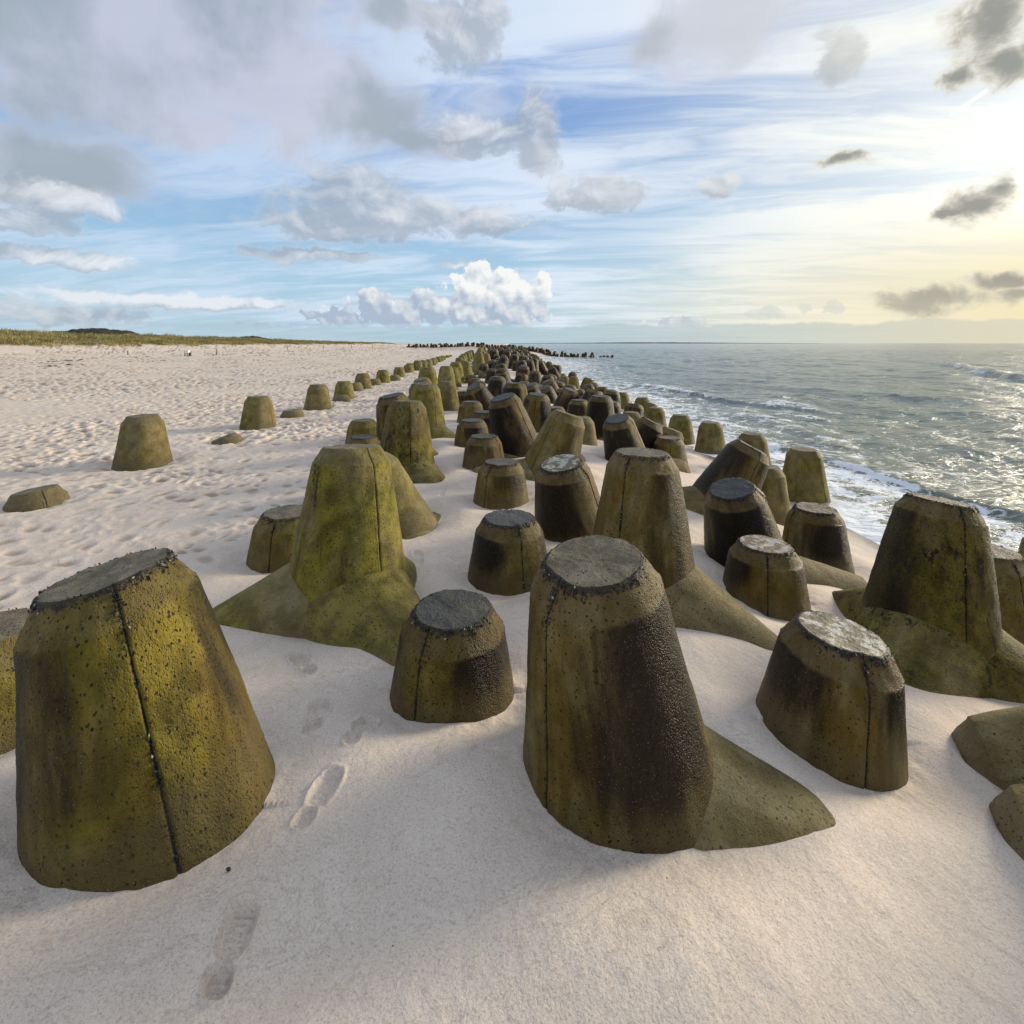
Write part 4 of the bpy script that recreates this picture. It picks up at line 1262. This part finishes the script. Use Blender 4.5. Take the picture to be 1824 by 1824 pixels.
# wrack lines: clods of dark seaweed strewn along old tide marks
co = []; fl = []
rw_ = random.Random(3)
for (x_at, amp, nn) in ((-42, 1.2, 420), (-37, 1.0, 160), (-50, 1.4, 160)):
    for i in range(nn):
        y0 = 30 + 150 * rw_.random() ** 1.3
        if noise.noise(Vector((y0 / 5, x_at, 1))) < .05: continue
        x0 = x_at + amp * noise.noise(Vector((y0 / 14, x_at, 0))) * 2 + rw_.gauss(0, .15)
        z0 = float(terrain(np.array([x0]), np.array([y0]))[0])
        s = rw_.uniform(.06, .26); b0 = len(co)
        for (ax_, ay_, az_) in ((-1.6, 0, 0), (0, -.8, 0), (1.6, 0, 0), (0, .8, 0), (0, 0, .35)):
            co.append((x0 + s * ax_ * rw_.uniform(.7, 1.3) * .6, y0 + s * ay_ * rw_.uniform(.7, 1.3) * 2.2, z0 - .01 + s * az_))
        fl += [(b0, b0 + 1, b0 + 4), (b0 + 1, b0 + 2, b0 + 4), (b0 + 2, b0 + 3, b0 + 4), (b0 + 3, b0, b0 + 4)]
tag(add_obj('seaweed_wrack', new_mesh('seaweed_wrack', co, fl, False, M_wrack)),
    'dark strips of dried seaweed strewn along the upper beach', 'seaweed', kind='stuff')


# ------------------------------------------------------------------ fence posts along the dune foot
def post_mesh(r=.055, h=1.0, tip=.03):
    co = []; n = 9
    for (z, k) in ((-.4, 1.0), (0, 1.02), (h * .5, .97), (h - .03, .93), (h, .75)):
        for i in range(n):
            a = 2 * math.pi * i / n
            q = 1 + .12 * noise.noise(Vector((math.cos(a) * 2, math.sin(a) * 2, z)))
            co.append((math.cos(a) * r * k * q + z * .02, math.sin(a) * r * k * q, z))
    fl = [tuple(f) for f in grid_faces(5, n, True).tolist()] + [tuple(4 * n + i for i in range(n))]
    return new_mesh('wooden_post', co, fl, True, M_post)


PM = post_mesh()
posts = [(386, 72, .85, 'tall leaning wooden post on the upper beach right of the white box'),
         (512, 108, .9, 'thin wooden post standing below the small dark hill'),
         (576, 125, .9, 'wooden post against pale sand left of the dune end'),
         (626, 145, .9, 'wooden post near the end of the grassy dune'),
         (663, 170, .9, 'last wooden post at the tip of the grassy dune'),
         (228, 62, .5, 'short wooden post in the grass below the large dark hill')]
for (u, d, h, lab) in posts:
    x = (u - HU) / F * d
    z = float(terrain(np.array([x]), np.array([d]))[0])
    o = add_obj('wooden_post', PM, None, (x, d, z)); o.scale = (1.1, 1.1, h)
    o.rotation_euler = (R(rf.uniform(-4, 4)), R(rf.uniform(-4, 4)), rf.uniform(0, 6))
    tag(o, lab, 'post', 'wooden posts along the dune foot')


def box(co, fl, c_, s, bev=.0):
    b0 = len(co)
    for dz_ in (-1, 1):
        for (dx_, dy_) in ((-1, -1), (1, -1), (1, 1), (-1, 1)):
            co.append((c_[0] + dx_ * s[0], c_[1] + dy_ * s[1], c_[2] + dz_ * s[2]))
    fl += [(b0, b0 + 3, b0 + 2, b0 + 1), (b0 + 4, b0 + 5, b0 + 6, b0 + 7)] + [(b0 + i, b0 + (i + 1) % 4, b0 + 4 + (i + 1) % 4, b0 + 4 + i) for i in range(4)]


# white box on a wooden stand, with a dark bin beside it
d = 66; x = (333 - HU) / F * d; z = float(terrain(np.array([x]), np.array([d]))[0])
root = add_obj('box_on_stand', None, None, (x, d, z)); tag(root, 'small white box on a wooden stand far off at the dune foot', 'box')
co, fl = [], []; box(co, fl, (0, 0, .52), (.27, .22, .16)); box(co, fl, (0, 0, .70), (.30, .25, .02))
add_obj('white_box', new_mesh('white_box', co, fl, False, M_white), root)
lco, lfl = [], []; box(lco, lfl, (0, 0, .17), (.035, .035, .19)); lm = new_mesh('leg', lco, lfl, False, M_post)
for (a, b_) in ((-.2, -.15), (.2, -.15), (.2, .15), (-.2, .15)): add_obj('leg', lm, root, (a, b_, 0))
co, fl = [], []; box(co, fl, (0, 0, .2), (.09, .12, .22)); box(co, fl, (.03, 0, .44), (.11, .13, .03))
o = add_obj('dark_bin', new_mesh('dark_bin', co, fl, False, M_pebble), None, (x + .46, d - .1, z))
tag(o, 'small dark bin right beside the white box on its stand', 'bin')
# white float among the groyne tetrapods
d = 168; x = (783.3 - HU) / F * d; z = float(terrain(np.array([x]), np.array([d]))[0])
co = []; n = 16
prof = [(.01, -.1), (.34, -.05), (.40, .15), (.40, .45), (.34, .68), (.20, .84), (.05, .90), (.0, .905)]
for (r0, z0) in prof:
    for i in range(n): co.append((r0 * math.cos(6.2832 * i / n), r0 * math.sin(6.2832 * i / n), z0))
o = add_obj('buoy', new_mesh('buoy', co, [tuple(f) for f in grid_faces(len(prof), n, True).tolist()], True, M_white), None, (x, d - 3, z))
tag(o, 'tiny white rounded buoy standing before the far groyne', 'buoy')

# ------------------------------------------------------------------ pebbles and twigs on the near sand
def pebble_mesh(seed):
    co = []; r_ = random.Random(seed); n = 10
    for j in range(7):
        ph = math.pi * j / 6
        for i in range(n):
            a = 2 * math.pi * i / n
            p = Vector((math.sin(ph) * math.cos(a), math.sin(ph) * math.sin(a) * .75, math.cos(ph) * .6))
            p *= 1 + .35 * noise.noise(p * 1.3 + Vector((seed, 0, 0)))
            co.append(tuple(p))
    return new_mesh('pebble', co, [tuple(f) for f in grid_faces(7, n, True).tolist()], True, M_pebble)


PB = [pebble_mesh(i) for i in range(3)]
pebs = [(407, 1549, .0095, 'black pebble lying on open sand right of the huge mossy tetrapod'),
        (1151, 1645, .005, None), (1139, 1666, .004, None), (1183, 1741, .006, None), (1167, 1617, .004, None),
        (1306, 1804, .005, None), (1122, 1733, .004, None), (1081, 1701, .004, None), (1188, 1564, .003, None), (1141, 1746, .004, None),
        (1117, 1793, .004, None), (1440, 1570, .004, None), (668, 1343, .005, 'black pebble between footprints and the squat mussel-topped stub'),
        (531, 1347, .004, None), (851, 1358, .005, None), (852, 1700, .003, None), (470, 1635, .003, None), (700, 1685, .003, None), (1004, 1793, .004, None)]


def hit_sand(u, v):
    d = 2.25 * F / (v - HV)
    for _ in range(6):
        x = (u - HU) / F * d
        zt = float((terrain(np.array([x]), np.array([d])) + sand_detail(np.array([x]), np.array([d])))[0])
        d = (CZ - zt) * F / (v - HV)
    return (u - HU) / F * d, d, zt


for i, (u, v, s, lab) in enumerate(pebs):
    x, yy, z = hit_sand(u, v)
    o = add_obj('pebble', PB[i % 3], None, (x, yy, z + s * .2)); o.scale = (s, s, s); o.rotation_euler = (0, 0, i * 1.3)
    tag(o, lab or 'tiny black pebble sprinkled on the smooth foreground sand', 'pebble', 'tiny black pebbles on the near sand')
x, yy, z = hit_sand(424, 1160)
co = []
for k, (a, h_) in enumerate(((-.045, .0), (-.015, .008), (.015, .004), (.045, .012))):
    for i in range(5):
        t_ = 2 * math.pi * i / 5; co.append((a, .004 * math.cos(t_) + .01 * math.sin(k * 2), h_ + .004 * math.sin(t_) + .003))
o = add_obj('twig', new_mesh('twig', co, [tuple(f) for f in grid_faces(4, 5, True).tolist()] + [(4, 3, 2, 1, 0), (15, 16, 17, 18, 19)], True, M_twig), None, (x, yy, z))
o.rotation_euler = (0, 0, -.5)
tag(o, 'short brown twig on the sand in front of the pale green tetrapod', 'twig')

# ------------------------------------------------------------------ spray thrown up by the surf
def spray(u, v, d, w, h, seed, lab):
    r_ = random.Random(seed); co = []; fl = []
    for i in range(420):
        a = r_.gauss(0, .4); hh_ = abs(r_.gauss(0, .42)) * math.exp(-a * a * 2)
        p = Vector((a * w, r_.gauss(0, .3) * w, hh_ * h)); s = r_.uniform(.012, .05) * (1.3 - min(1, hh_))
        b0 = len(co)
        for q in ((1, 0, 0), (-1, 0, 0), (0, 1, 0), (0, -1, 0), (0, 0, 1), (0, 0, -1)): co.append(tuple(p + Vector(q) * s))
        for f in ((0, 2, 4), (2, 1, 4), (1, 3, 4), (3, 0, 4), (2, 0, 5), (1, 2, 5), (3, 1, 5), (0, 3, 5)): fl.append(tuple(b0 + k for k in f))
    o = add_obj('sea_spray', new_mesh('sea_spray', co, fl, True, M_white), None, ((u - HU) / F * d, d, 0.0))
    tag(o, lab, 'spray', kind='stuff')


spray(1119, 705, 27.5, .9, 1.0, 1, 'white spray splashing up beside the olive seaward tetrapods')
spray(985, 655, 62, 2.6, 2.0, 2, 'white burst of surf beyond the seaward edge of the field')
spray(1070, 690, 34, .8, .5, 3, 'low white splash behind the seaward tetrapods')
